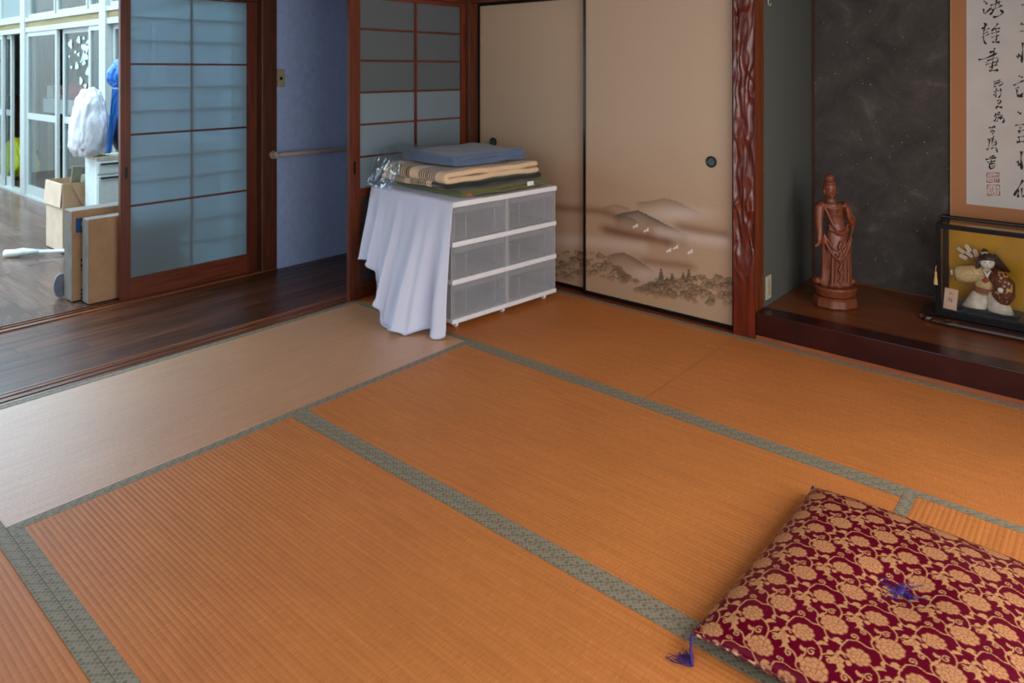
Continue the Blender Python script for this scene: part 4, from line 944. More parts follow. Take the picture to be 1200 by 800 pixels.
M['robe'] = robe_mat(); M['face'] = plain('white doll face', srgb(228, 222, 216), 0.4, 0.01); M['hair'] = plain('dark brown doll hair', srgb(50, 32, 24), 0.5, 0.15, 80)
bz = dl(400, 600)[2]
b = MB().box(-0.125, 0.125, -0.052, 0.055, 0.0005, 0.012, 0.003); bs = b.build('stand', 'case_black', doll)
def leg(pts, nm):
    b = MB(); b.tube([dl(*p[:2], p[3]) for p in pts], [p[2] * U1 * 0.72 for p in pts], 20, True, 1.36); o = b.build(nm, 'hakama', doll)
    lowz = min(q.co.z for q in o.data.vertices)
    for q in o.data.vertices: q.co.z = max(q.co.z, 0.0125)
    o.data.shade_smooth(); return o
leg([(370, 478, 48, 0), (345, 520, 58, -0.005), (325, 565, 66, -0.01), (315, 600, 72, -0.012), (313, 618, 73, -0.012)], 'trouser_leg'); leg([(425, 478, 48, -0.005), (455, 540, 60, -0.012), (478, 590, 72, -0.02), (484, 640, 76, -0.024), (484, 660, 74, -0.024)], 'trouser_leg')
b = MB(); b.tube([dl(378, 490), dl(382, 430), dl(388, 375), dl(394, 335)], [44 * U1, 43 * U1, 42 * U1, 24 * U1], 22, True, 1.36)
body = b.build('torso', 'kimono', doll, smooth=True)
b = MB(); b.tube([dl(376, 482), dl(380, 446)], [46 * U1, 45 * U1], 22, False, 1.36); b.build('sash', plain('brown sash', srgb(128, 76, 52), .7), doll, smooth=True)
b = MB(); b.tube([dl(372, 366, -0.005), dl(330, 360, -0.01), dl(270, 364, -0.015), (dl(205, 362, -0.02)), dl(185, 362, -0.02)], [42 * U1, 46 * U1, 50 * U1, 48 * U1, 34 * U1], 20, True, 1.12)
sl = b.build('sleeve', 'kimono', doll, smooth=True); sl['label'] = 'outstretched gold beige sleeve'
b = MB().ball(dl(178, 350, -0.022), (16 * U1, 13 * U1, 22 * U1), 12)
for q in range(4): b.tube([dl(176, 336 + 8 * q, -0.022), dl(164, 338 + 8 * q, -0.026), dl(163, 342 + 8 * q, -0.032)], 4.5 * U1, 6)
hn = b.build('hand', 'face', doll); fuse(hn, 0.0022, 1)
b = MB(); b.tube([dl(428, 368, -0.01), dl(470, 390, -0.02), dl(505, 430, -0.028), dl(505, 490, -0.03), dl(480, 528, -0.03), dl(470, 538, -0.03)], [36 * U1, 46 * U1, 52 * U1, 54 * U1, 46 * U1, 28 * U1], 20, True, 1.2)
sl = b.build('sleeve', 'robe', doll, smooth=True); sl['label'] = 'hanging dark red sleeve with gold leaves'
b = MB().tube([dl(400, 395, -0.036), dl(372, 412, -0.04)], [16 * U1, 12 * U1], 10); b.build('collar', plain('red collar', srgb(160, 60, 44), .6), doll, smooth=True)
b = MB().tube([dl(372, 340, -0.03), dl(398, 378, -0.045)], 6 * U1, 8); b.tube([dl(418, 342, -0.03), dl(392, 385, -0.046)], 6 * U1, 8); b.build('neckline', 'face', doll, smooth=True)
b = MB().ball(dl(482, 466, -0.083), (17 * U1, 10 * U1, 14 * U1), 12)
for q in range(4): b.tube([dl(472 + 7 * q, 474, -0.085), dl(472 + 7 * q, 482, -0.09), dl(474 + 7 * q, 480, -0.096)], 4 * U1, 6)
hn = b.build('hand', 'face', doll); fuse(hn, 0.0022, 1)
b = MB().ball(dl(396, 288, -0.012), (42 * U1, 40 * U1, 42 * U1), 20); b.tube([dl(396, 340, 0), dl(396, 318, -0.005)], [20 * U1, 18 * U1], 12); b.ball(dl(399, 300, -0.012 - 41 * U1), (4 * U1,) * 3, 8)
hd_ = b.build('head', 'face', doll); fuse(hd_, 0.003, 2)
for e_ in (-17, 17): MB().ball(dl(398 + e_, 290, -0.012 - 37 * U1), (8 * U1, 3 * U1, 2 * U1), 8).build('eye', 'hair', hd_)
MB().ball(dl(399, 315, -0.012 - 34 * U1), (5 * U1, 3 * U1, 2 * U1), 8).build('mouth', plain('doll lips', srgb(170, 60, 50), .5), hd_)
b = MB().ball(dl(395, 270, 0.004), (52 * U1, 48 * U1, 44 * U1), 20)
b.tube([dl(352, 262, -0.008), dl(338, 300, -0.012), dl(328, 345, -0.016), dl(324, 378, -0.018)], [22 * U1, 26 * U1, 28 * U1, 26 * U1], 14, True, 0.5)
b.tube([dl(420, 260, 0.012), dl(455, 290, 0.020), dl(500, 325, 0.028), dl(545, 352, 0.034)], [40 * U1, 36 * U1, 22 * U1, 6 * U1], 14)
b.tube([dl(350, 266, -0.026), dl(395, 262, -0.036), dl(440, 268, -0.026)], 14 * U1, 10)
b.ball(dl(380, 212, 0.004), (18 * U1, 16 * U1, 14 * U1), 12); b.tube([dl(380, 228, 0.004), dl(380, 212, 0.004)], 9 * U1, 8)
hr = b.build('hair', 'hair', doll); fuse(hr, 0.003, 1)
b = MB().tube([dl(362, 232, -0.01), dl(380, 222, -0.016), dl(398, 230, -0.01)], 3.5 * U1, 6); b.build('hair_band', 'face', doll)
for (ax, ay) in ((200, 192), (255, 172), (212, 240), (258, 216), (312, 200)):
    a = Vector(dl(ax, ay, 0.030)); e = Vector(dl(345, 300, 0.020)); b = MB().tube([e, a], 0.0013, 6); arw = b.build('arrow', plain('arrow shaft', srgb(120, 70, 44), .5), doll)
    d = (e - a).normalized(); b = MB(); sd = Vector((d.z, 0, -d.x))
    for s_ in (-1, 1): b.add([a + sd * s_ * 0.001, a + sd * s_ * 0.008 + d * 0.006, a + sd * s_ * 0.008 + d * 0.034, a + sd * s_ * 0.001 + d * 0.040], [(0, 1, 2, 3)])
    q = b.build('feather', plain('white feather', srgb(206, 200, 190), .8), arw, fix=False)
    m = q.modifiers.new('t', 'SOLIDIFY'); m.thickness = 0.0008

# ================================================================== BROCADE CUSHION
def brocade_tile():
    ax = np.array([0.1118, 0.0095]); by = np.array([0.0005, 0.1340]); NX, NY = 190, 226
    I, J = np.meshgrid((np.arange(NX) + .5) / NX, (np.arange(NY) + .5) / NY); A = np.stack([ax, by], 1); Ai = np.linalg.inv(A)
    P = np.stack([I.ravel(), J.ravel()], 1) @ A.T
    def delta(c):
        d = (P - np.array(c)) @ Ai.T; d -= np.round(d); return d @ A.T
    gold = np.zeros(len(P)); line = np.zeros(len(P))
    def circ(d, c, r): return np.hypot(d[:, 0] - c[0], d[:, 1] - c[1]) - r
    def peony(c, Rr, n1, n2, rot, sq):
        d = delta(c).copy(); d[:, 1] /= sq
        top = np.full(len(P), -1); edge = np.full(len(P), 9.0); k_ = 0
        for ring, (rr, pr, nn) in enumerate(((0.72, 0.33, n1), (0.40, 0.30, n2), (0.0, 0.22, 1))):
            for q in range(nn):
                t = rot + 2 * math.pi * (q + 0.5 * ring) / nn; s_ = circ(d, (Rr * rr * math.cos(t), Rr * rr * math.sin(t)), Rr * pr)
                ins = s_ < 0; top[ins] = k_; edge[ins] = -s_[ins]; k_ += 1
        g = top >= 0; gold[g] = 1; line[g] = np.where(edge[g] < 0.0015, 1, 0)
    def stroke(pts, w0, w1, dst=1.0):
        pts = np.array(pts, float); Q = []
        for i in range(len(pts) - 1):
            a = pts[max(i - 1, 0)]; b_ = pts[i]; c = pts[i + 1]; e = pts[min(i + 2, len(pts) - 1)]
            for q in range(8):
                t = q / 8; Q.append(0.5 * (2 * b_ + (c - a) * t + (2 * a - 5 * b_ + 4 * c - e) * t * t + (-a + 3 * b_ - 3 * c + e) * t ** 3))
        Q.append(pts[-1]); n_ = len(Q)
        for i, q in enumerate(Q):
            w_ = w0 + (w1 - w0) * i / (n_ - 1); d = delta(q); g = np.hypot(d[:, 0], d[:, 1]) < w_; gold[g] = 1; line[g] = 0
    def spiral(c, r, a0, turns, sgn, w0):
        stroke([(c[0] + r * (1 - 0.8 * q / 14) * math.cos(a0 + sgn * turns * 2 * math.pi * q / 14), c[1] + r * (1 - 0.8 * q / 14) * math.sin(a0 + sgn * turns * 2 * math.pi * q / 14)) for q in range(15)], w0, w0 * 1.3)
    def leaf(p0, p1, wd, bend=0.2):
        p0 = np.array(p0); p1 = np.array(p1); d = p1 - p0; nn = np.array([-d[1], d[0]])
        for q in range(25):
            t = q / 24; c = p0 + d * t + nn * bend * math.sin(math.pi * t); w_ = wd * math.sin(math.pi * min(1, t * 0.93 + 0.07)) ** 0.8
            dd = delta(c); g = np.hypot(dd[:, 0], dd[:, 1]) < max(w_, 0.0008); gold[g] = 1; line[g] = 0
    # running vines
    stroke([(-0.030, 0.030), (-0.012, 0.040), (0.008, 0.036), (0.022, 0.040), (0.034, 0.036)], 0.0015, 0.0019)
    stroke([(0.020, -0.004), (0.034, -0.010), (0.046, -0.022), (0.050, -0.040), (0.044, -0.056)], 0.0016, 0.0019)
    stroke([(0.050, -0.030), (0.062, -0.018), (0.074, -0.012), (0.084, -0.016)], 0.0016, 0.0014)
    stroke([(-0.020, -0.018), (-0.028, -0.012), (-0.036, -0.002), (-0.034, 0.014), (-0.030, 0.030)], 0.0014, 0.0018)
    stroke([(0.010, -0.064), (0.020, -0.050), (0.018, -0.036)], 0.0014, 0.0018)
    spiral((0.030, -0.036), 0.0095, 1.2, 1.15, 1, 0.0014); spiral((0.066, -0.034), 0.0090, 2.6, 1.2, -1, 0.0014); spiral((-0.022, 0.048), 0.0085, -0.6, 1.15, 1, 0.0014)
    leaf((0.034, -0.012), (0.054, 0.000), 0.0048); leaf((0.050, -0.045), (0.068, -0.060), 0.0052, -0.2); leaf((0.044, -0.056), (0.032, -0.072), 0.0044, .25); leaf((-0.034, 0.010), (-0.050, 0.020), 0.0044, .2)
    leaf((0.074, -0.012), (0.090, -0.002), 0.0046, .3); leaf((0.018, -0.040), (0.006, -0.034), 0.0040, .2)
    stroke([(0.022, 0.040), (0.012, 0.052), (0.010, 0.066), (0.002, 0.076), (-0.008, 0.080)], 0.0016, 0.0018); spiral((-0.009, 0.072), 0.0080, 1.5, 1.15, 1, 0.0014); leaf((0.010, 0.064), (0.016, 0.082), 0.0046, -.2); leaf((-0.010, 0.080), (-0.022, 0.092), 0.0046, .25)
    stroke([(0.034, 0.036), (0.040, 0.026), (0.050, 0.018), (0.062, 0.018)], 0.0017, 0.0015); leaf((0.058, 0.018), (0.074, 0.028), 0.0046, .25); leaf((0.046, 0.020), (0.050, 0.006), 0.0042, -.25)
    # lily
    L = np.array([-0.032, -0.040])
    for a_, ln, wd in ((1.9, 0.017, 0.0058), (0.9, 0.018, 0.0060), (2.9, 0.017, 0.0056), (-0.1, 0.016, 0.0050)):
        leaf(L, L + ln * np.array([math.cos(a_), math.sin(a_)]), wd, 0.1)
    spiral(L + np.array([-0.018, 0.014]), 0.0055, 0.2, 1.1, 1, 0.0021); spiral(L + np.array([0.020, 0.012]), 0.0055, 2.8, 1.1, -1, 0.0021); leaf(L, L + np.array([0.004, -0.020]), 0.0036, 0.3)
    d = delta(L); g = (np.abs(np.hypot(d[:, 0], d[:, 1] - 0.004) - 0.0045) < 0.0007); line[g & (gold > 0)] = 1
    peony((0, 0), 0.0235, 9, 6, 0.2, 0.90); peony((0.0465, 0.0630), 0.0280, 10, 7, 0.5, 0.92)
    return A, Ai, gold.reshape(NY, NX), line.reshape(NY, NX)
TA, TAi, TG, TL = brocade_tile()
def sample(T, x, y):
    uv = np.stack([x, y], 1) @ TAi.T; uv -= np.floor(uv); ny, nx = T.shape; fx = uv[:, 0] * nx - .5; fy = uv[:, 1] * ny - .5
    x0 = np.floor(fx).astype(int); y0 = np.floor(fy).astype(int); a = fx - x0; b_ = fy - y0; x0 %= nx; y0 %= ny; x1 = (x0 + 1) % nx; y1 = (y0 + 1) % ny
    return (T[y0, x0] * (1 - a) + T[y0, x1] * a) * (1 - b_) + (T[y1, x0] * (1 - a) + T[y1, x1] * a) * b_
def silk():
    t = attr_mat('wine red and gold brocade', 0.42); a = [q for q in t.n if q.type == 'ATTRIBUTE'][0]
    sp = t.n.new('ShaderNodeSeparateColor'); t.link(a.outputs['Color'], sp.inputs[0])
    w1 = t.noise(1.0, 2, t.mapping((900, 120, 120)))
    gold = t.ramp(w1, [(0.25, srgb(156, 108, 70)), (0.75, srgb(194, 144, 100))]); wine = t.ramp(w1, [(0.2, srgb(78, 0, 22)), (0.8, srgb(98, 2, 32))])
    c = t.mix(sp.outputs[0], wine, gold); c = t.mix(t.math('MULTIPLY', sp.outputs[1], 0.75), c, srgb(128, 36, 36))
    t.set(Base_Color=c, Roughness=t.math('MULTIPLY_ADD', sp.outputs[0], 0.12, 0.36), Specular_IOR_Level=0.35, Specular_Tint=srgb(255, 150, 160))
    h = t.math('ADD', t.math('MULTIPLY', sp.outputs[0], 0.7), t.math('MULTIPLY', w1, 0.3)); t.bump(h, 0.25, 0.001); return t.m
M['silk'] = silk()
CUC = (2.992, -1.585); CUR = R(-1.4); chx, chy, cth = 0.338, 0.388, 0.094
cu = thing('zabuton_cushion', 'wine red brocade floor cushion with gold peonies on the tatami', 'cushion', (*CUC, 0.0008), CUR)
def cushion_h(x, y, top):
    """thickness above / below the seam plane"""
    a = 1 - np.clip(np.abs(x) / chx, 0, 1) ** 3.6; b_ = 1 - np.clip(np.abs(y) / chy, 0, 1) ** 4.2
    p = (a * b_) ** 0.50
    if top:
        d = np.hypot(x, y); return 0.060 * p - 0.017 * np.exp(-(d / 0.075) ** 2) * p + 0.002 * np.sin(14 * x + 5 * y) * p
    return 0.046 * p
def edge_in(x, y):
    """sides curve in a little between the corners"""
    return x * (1 - 0.035 * (1 - (y / chy) ** 2) * (np.abs(x) / chx) ** 2), y * (1 - 0.030 * (1 - (x / chx) ** 2) * (np.abs(y) / chy) ** 2)
def seam_z(x, y): 
    c = (np.abs(x) / chx) ** 4 * (np.abs(y) / chy) ** 4
    return 0.046 - 0.006 * c
def half_cushion(top, step):
    # finer sampling towards the seam so that the rounded sides keep their pattern
    nx, ny = int(2 * chx / step), int(2 * chy / step)
    f = lambda n: np.sin(np.linspace(-1, 1, n + 1) * math.pi / 2 * 0.94) / math.sin(math.pi / 2 * 0.94)
    gx = f(nx) * 0.55 + np.linspace(-1, 1, nx + 1) * 0.45; gy = f(ny) * 0.55 + np.linspace(-1, 1, ny + 1) * 0.45
    X, Y = np.meshgrid(gx * chx, gy * chy); x, y = X.ravel(), Y.ravel(); h = cushion_h(x, y, top); z = seam_z(x, y) + (h if top else -h); z = np.maximum(z, 0.0)
    ex, ey = edge_in(x, y); n1 = len(gx)
    fs = np.stack([(j * n1 + np.arange(n1 - 1)) for j in range(len(gy) - 1)]).ravel(); F = np.stack([fs, fs + 1, fs + 1 + n1, fs + n1], 1)
    if not top: F = F[:, ::-1]
    me = bpy.data.meshes.new('cover'); me.from_pydata(np.stack([ex, ey, z], 1).tolist(), [], F.tolist()); me.materials.append(M['silk']); me.shade_smooth()
    o = bpy.data.objects.new('top_cover' if top else 'bottom_cover', me); COL.objects.link(o); o.parent = cu
    # run the pattern down over the sides
    px = np.sign(x) * (np.abs(x)) ; py = y.copy()
    px = px + np.sign(x) * np.clip(np.abs(x) - chx * 0.93, 0, 1) * 1.2; py = py + np.sign(y) * np.clip(np.abs(y) - chy * 0.94, 0, 1) * 1.2
    g = sample(TG, px + 0.012, py + 0.012); l = sample(TL, px + 0.012, py + 0.012)
    paint(o, np.stack([np.clip(g * 1.3 - .15, 0, 1), l * (g > .3), g * 0], 1)); return o
half_cushion(True, 0.00165); half_cushion(False, 0.004)
# seam cord round the edge
N_ = 360; pts = []
for q in range(N_ + 1):
    t = q / N_ * 4; s_ = t % 1; sd = int(t) % 4
    x, y = ((-1 + 2 * s_, -1), (1, -1 + 2 * s_), (1 - 2 * s_, 1), (-1, 1 - 2 * s_))[sd]; x *= chx; y *= chy; ex, ey = edge_in(np.array(x), np.array(y)); pts.append((float(ex), float(ey), float(seam_z(x, y))))
def cordmat():
    t = NT('seam thread with painted glints'); n = t.noise(1.0, 1, t.mapping((70, 70, 70))); t.set(Base_Color=t.ramp(n, [(0.5, srgb(96, 14, 34)), (0.66, srgb(196, 160, 140))]), Roughness=0.35); return t.m  # pale flecks in the colour paint glints along the seam
MB().tube(pts, 0.0030, 6).build('seam_cord', cordmat(), cu, smooth=True)
M['purple'] = plain('deep purple thread', srgb(50, 20, 104), 0.6, 0.15, 60)
rt = random.Random(3)
for sx, sy in ((-1, -1), (-1, 1), (1, -1), (1, 1)):
    cx, cy = sx * chx, sy * chy; cz = float(seam_z(np.array(cx), np.array(cy)))
    b = MB(); out = Vector((sx * 0.45, sy * 1.0, 0)).normalized() if sx == -1 and sy == -1 else Vector((sx, sy, 0)).normalized(); side = Vector((-out.y, out.x, 0))
    if (sx, sy) == (-1, -1):
        kx = Vector((cx, cy, cz)); tip = Vector((cx + 0.022, cy - 0.044, 0.004))
        b.tube([kx + Vector((0.006, 0.006, 0)), kx - Vector((0.001, 0.003, 0.004)), kx * 0.5 + tip * 0.5 + Vector((-0.004, 0, -0.002)), tip], [0.0030, 0.0036, 0.0032, 0.0042], 8)
        for q in range(26):
            a = R(rt.uniform(118, 205)); L_ = rt.uniform(0.030, 0.062); d = Vector((math.cos(a), math.sin(a), 0)); nn = Vector((-d.y, d.x, 0)); bend = rt.uniform(-0.25, 0.25)
            b.tube([tip + d * L_ * t + nn * bend * L_ * math.sin(math.pi * t) + Vector((0, 0, 0.007 * math.sin(math.pi * t) * rt.random() - 0.0018 * t)) for t in (0, .35, .7, 1)], [0.0012, 0.0010, 0.0009, 0.0008], 5)
    else:
        kx = Vector((cx, cy, cz)); tip = kx + out * 0.012 + Vector((0, 0, -0.012))
        b.tube([kx - out * 0.006, kx + out * 0.004, tip], [0.003, 0.0035, 0.004], 8)
        for q in range(20):
            a = rt.uniform(-0.7, 0.7); d = (out * math.cos(a) + side * math.sin(a)); L_ = rt.uniform(0.03, 0.05)
            if (sx, sy) == (-1, 1): L_ *= 0.25
            b.tube([tip + d * L_ * t + Vector((0, 0, -(tip.z - 0.003) * min(1, t * 1.1))) for t in (0, .4, .8, 1)], 0.001, 5)
    b.build('corner_tassel', 'purple', cu, smooth=True)
b = MB(); hz = lambda x, y: float(seam_z(np.array(x), np.array(y)) + cushion_h(np.array(x), np.array(y), True))
for q in range(44):
    a = rt.uniform(0, 2 * math.pi); L_ = rt.uniform(0.02, 0.062) * (1.0 if q % 3 else 0.6); bend = rt.uniform(-0.6, 0.6); d = (math.cos(a), math.sin(a)); P = []
    for t in (0, .25, .5, .75, 1):
        x = d[0] * L_ * t - d[1] * bend * L_ * math.sin(math.pi * t) * 0.5; y = d[1] * L_ * t + d[0] * bend * L_ * math.sin(math.pi * t) * 0.5; P.append((x, y, hz(x, y) + 0.0012 + 0.004 * math.sin(math.pi * t) * rt.random()))
    b.tube(P, 0.00085, 5)
b.ball((0, 0, hz(0, 0) + 0.002), (0.010, 0.010, 0.005), 10)
b.build('centre_tuft', 'purple', cu, smooth=True)

# ================================================================== HALL AND VERANDA OBJECTS
hr_ = thing('handrail', 'cream round handrail along the pale blue hall wall', 'handrail', (-0.885, -0.2, 0.76))
M['rail'] = plain('cream grey rail', srgb(176, 166, 156), 0.45, 0.03)
MB().tube([(0, -0.69, 0.012), (0, -0.3, 0.008), (0, 1.30, 0.0)], 0.0165, 14).build('rail', 'rail', hr_, smooth=True)
MB().tube([(0, -0.715, 0.012), (0, -0.712, 0.012), (0, -0.690, 0.012), (0, -0.686, 0.012)], [0.016, 0.022, 0.022, 0.017], 16).build('end_cap', 'rail', hr_, smooth=True)
for y in (-0.695, 0.5):
    z = 0.010 if y < 0 else 0.004; b_ = MB().tube([(-0.004, y, z), (-0.040, y, z)], 0.010, 10).build('bracket', 'rail', hr_)
    MB().tube([(-0.0405, y, z), (-0.0545 if y < 0 else -0.0655, y, z)], 0.026, 18).build('flange', 'rail', b_)
sw = MB().box(-0.9505, -0.944, -0.858, -0.800, 1.222, 1.343, 0.002).build('light_switch', plain('beige switch plate', srgb(168, 156, 132), 0.4)); tag(sw, 'beige switch plate with a dark button on the pale blue wall', 'switch')
MB().box(-0.944, -0.942, -0.838, -0.820, 1.270, 1.290).build('button', 'black', sw)

M['card'] = plain('tan cardboard', srgb(176, 142, 108), 0.85, 0.05, 12); M['card_grey'] = plain('grey brown cardboard', srgb(120, 112, 102), 0.7, 0.08, 14); M['card_lit_cream'] = plain('lit and cream cardboard', srgb(212, 186, 160), 0.85, 0.04, 12)  # palest card: lit tone of the carton front, own colour of the cream box
M['print_blue'] = plain('blue print', srgb(24, 84, 150), 0.7); M['print_black'] = plain('black print', srgb(30, 28, 28), 0.7)
def flat_box(label, x0, x1, y0, y1, h, top_mat):
    t = thing('cardboard_box', label, 'box', ((x0 + x1) / 2, (y0 + y1) / 2, 0.0075), 0)
    bevel(MB().box(x0, x1, y0, y1, 0.0075, h).build('carton', 'card', t, world=True), 0.003)
    MB().box(x0 - 0.0006, x1 + 0.0006, y0 - 0.0012, y0 - 0.0002, 0.012, h - 0.004).build('side_face', 'card_grey', t, world=True)  # whole end face overlaid in grey brown
    MB().box(x0 + .002, x1 - 0.002, y0 + .002, y1, h + 0.0002, h + 0.0012).build('top_face', top_mat, t, world=True)  # whole top face overlaid in the given material
    return t
bA = flat_box('tall tan cardboard box with blue print, left of the pair by the lattice door', -1.316, -1.194, -2.016, -1.50, 0.525, 'card_grey')
def on_face(t, X, u0, v0, u1, v1, nm, m, holes=None):
    a = onx(u0, v0, X); c = onx(u1, v1, X); MB().box(X + 0.0003, X + 0.0009, min(a[1], c[1]), max(a[1], c[1]), min(a[2], c[2]), max(a[2], c[2])).build(nm, m, t, world=True)
on_face(bA, -1.194, 88.8, 256, 94.5, 272, 'printed_logo', 'print_blue'); on_face(bA, -1.194, 94.6, 265, 99.5, 272, 'printed_logo', 'print_blue'); on_face(bA, -1.194, 94.6, 256, 99.5, 259, 'printed_logo', 'print_blue')
for v in (303, 309, 314): on_face(bA, -1.194, 94.8, v, 97.5, v + 3.5 if v < 312 else v + 2.6, 'printed_mark', 'print_black' if v < 312 else 'card_grey')
for v in (338.3, 343.0, 347.6): on_face(bA, -1.194, 94.8, v, 97.4, v + 2.3, 'printed_mark', 'print_black')
bB = flat_box('lower plain tan cardboard box, right of the pair by the lattice door', -1.160, -1.068, -1.972, -1.46, 0.487, 'card_grey')
MB().box(-1.0677, -1.0670, -1.765, -1.60, 0.13, 0.33).build('printed_panel', 'print_blue', bB, world=True)
MB().box(-1.110, -1.104, -1.9734, -1.9733, 0.24, 0.33).build('printed_mark', 'print_blue', bB, world=True)

# open carton with boards in it
X0, X1, Y0, Y1, Hb = -2.841, -2.487, -1.665, -1.27, 0.505
bx = thing('open_carton', 'large open cardboard carton on the veranda floor with boards in it', 'box', ((X0 + X1) / 2, (Y0 + Y1) / 2, 0)); t_ = 0.005
for q in ((X0, X1, Y0, Y0 + t_), (X0, X1, Y1 - t_, Y1), (X0, X0 + t_, Y0 + t_, Y1 - t_), (X1 - t_, X1, Y0 + t_, Y1 - t_)):
    MB().box(*q, 0.006, Hb).build('carton_wall', 'card_lit_cream' if q[2] == Y0 and q[3] < Y1 - .1 else 'card', bx, world=True)  # front wall paler: light from the left put into its colour
MB().box(X0 + t_, X1 - t_, Y0 + t_, Y1 - t_, 0.006, 0.011).build('carton_floor', 'card', bx, world=True)
MB().add([(X0, Y0 - 0.001, Hb), (X1, Y0 - 0.001, Hb), (X1 + 0.002, Y0 - 0.014, Hb - 0.17), (X0 - 0.002, Y0 - 0.014, Hb - 0.17), (X0, Y0 - 0.004, Hb), (X1, Y0 - 0.004, Hb), (X1 + 0.002, Y0 - 0.018, Hb - 0.17), (X0 - 0.002, Y0 - 0.018, Hb - 0.17)], [(0, 1, 2, 3), (7, 6, 5, 4), (0, 4, 5, 1), (1, 5, 6, 2), (2, 6, 7, 3), (3, 7, 4, 0)]).build('flap', 'card_lit_cream', bx, world=True)  # front flap painted in the same lit tone
MB().add([(X1 + 0.001, Y0 + 0.06, Hb - .02), (X1 + 0.001, Y1, Hb), (X1 + 0.020, Y1, Hb - 0.19), (X1 + 0.020, Y0 + 0.16, Hb - 0.23), (X1 + 0.005, Y0 + 0.06, Hb - .02), (X1 + 0.005, Y1, Hb), (X1 + 0.024, Y1, Hb - 0.19), (X1 + 0.024, Y0 + 0.16, Hb - 0.23)], [(0, 1, 2, 3), (7, 6, 5, 4), (0, 4, 5, 1), (1, 5, 6, 2), (2, 6, 7, 3), (3, 7, 4, 0)]).build('flap', 'card', bx, world=True)
for i, (xa, ya, hh, ln, cc) in enumerate(((-2.56, -1.60, 0.625, 0.06, srgb(120, 116, 96)), (-2.54, -1.54, 0.56, 0.05, srgb(190, 196, 170)))):
    o = MB().box(-0.008, 0.008, -ln / 2, ln / 2, 0.0, hh - 0.012).build('wooden_board', plain('board %d' % i, cc, 0.6)); o.location = (xa, ya, 0.0115); o.rotation_euler = (R(-4), R(3), 0)
    tag(o, ('dark grey green board, taller of two standing in the open carton', 'pale green board, shorter of two standing in the open carton')[i], 'board')

# white drawer cabinet with bags on top
cb = thing('drawer_cabinet', 'white drawer cabinet behind the open carton with bags on top', 'cabinet', (-2.30, -1.34, 0)); M['cab'] = plain('pale mint white', srgb(222, 232, 228), 0.4, 0.02)
MB().box(-2.44, -2.215, -1.53, -1.16, 0.0005, 0.69).build('carcass', 'cab', cb, world=True)
MB().box(-2.445, -2.205, -1.537, -1.153, 0.6905, 0.71).build('top_board', plain('cream board', srgb(206, 196, 170), .5), cb, world=True)
for z0, z1 in ((0.02, 0.30), (0.31, 0.575), (0.59, 0.675)):
    d = MB().box(-2.2148, -2.200, -1.525, -1.165, z0, z1, 0.003).build('drawer', 'cab', cb, world=True)
    MB().box(-2.1998, -2.1905, -1.51, -1.18, z1 - 0.022, z1 - 0.010).build('handle', 'print_black', d, world=True)
def bag_mesh(name, lab, c, r, mat, seed, amp=0.14, cat='bag', par=None, knot=None):
    bm = bmesh.new(); bmesh.ops.create_icosphere(bm, subdivisions=5, radius=1)
    for q in bm.verts:
        p = q.co.copy(); d = mnoise.noise(p * 1.6 + Vector((seed, 0, 0))) * amp + abs(mnoise.noise(p * 4.2 + Vector((0, seed, 0)))) * amp * 0.7
        cr = (1 - abs(mnoise.noise(Vector((p.x * 3.2, p.y * 3.2, p.z * 1.3 + seed)))) * 2.0); d += amp * 0.55 * cr + amp * 0.3 * (1 - 2 * abs(mnoise.noise(p * 7.5 + Vector((seed, seed, 0)))))
        p = Vector((math.copysign(abs(p.x) ** 0.75, p.x), math.copysign(abs(p.y) ** 0.75, p.y), math.copysign(abs(p.z) ** 0.8, p.z))); tp_ = 1 - 0.34 * max(0, p.z) ** 1.3 - 0.10 * p.z; p.x *= tp_; p.y *= tp_
        q.co = Vector((p.x * r[0], p.y * r[1], p.z * r[2])) * (1 + d)
    zl = -r[2] * 0.96
    for q in bm.verts: q.co.z = max(q.co.z, zl) - zl
    b = MB().bm(bm)
    if knot: b.tube([(knot[0], knot[1], knot[2] - 0.07), (knot[0], knot[1], knot[2]), (knot[0] + 0.01, knot[1] + 0.03, knot[2] + 0.05)], [0.07, 0.025, 0.04], 12)
    o = b.build(name, mat); o.location = c; o.data.shade_smooth(); return tag(o, lab, cat)
M['bag_white'] = film('white plastic bag', srgb(224, 226, 232), 0.96, 0.3); M['bag_blue'] = film('blue plastic bag', srgb(40, 110, 196), 0.97, 0.25); M['bag_navy'] = plain('dark navy bag', srgb(24, 32, 58), 0.5); M['bag_yellow'] = film('yellow plastic bag', srgb(222, 206, 20), 0.97, 0.3)
bag_mesh('plastic_bag', 'white plastic bag slumping over the drawer cabinet', (-2.33, -1.535, 0.7145), (0.110, 0.112, 0.235), M['bag_white'], 3, 0.16)
bag_mesh('plastic_bag', 'dark navy bag standing on the drawer cabinet', (-2.29, -1.285, 0.7145), (0.085, 0.105, 0.23), M['bag_navy'], 7, 0.06)
def tilt_blue():
    o = bag_mesh('plastic_bag', 'bright blue plastic bag draped on top of the navy bag', (-2.30, -1.262, 1.225), (0.090, 0.125, 0.105), M['bag_blue'], 11, 0.16); o.rotation_euler = (R(14), 0, 0); return o
tilt_blue()
o = MB().grid(lambda i, j: (-2.196 + 0.010 * math.sin(5 * j + 3 * i) + 0.006 * mnoise.noise(Vector((i * 6, j * 9, 2))), -1.43 + 0.075 * i * (0.5 + 0.5 * j) - 0.05 * (1 - j), 0.735 + 0.47 * j), 16, 40).build('plastic_sheet', M['bag_blue'], None, fix=False); o.data.shade_smooth(); o.modifiers.new('t', 'SOLIDIFY').thickness = 0.001
tag(o, 'strip of blue plastic hanging between the white and navy bags', 'plastic sheet')

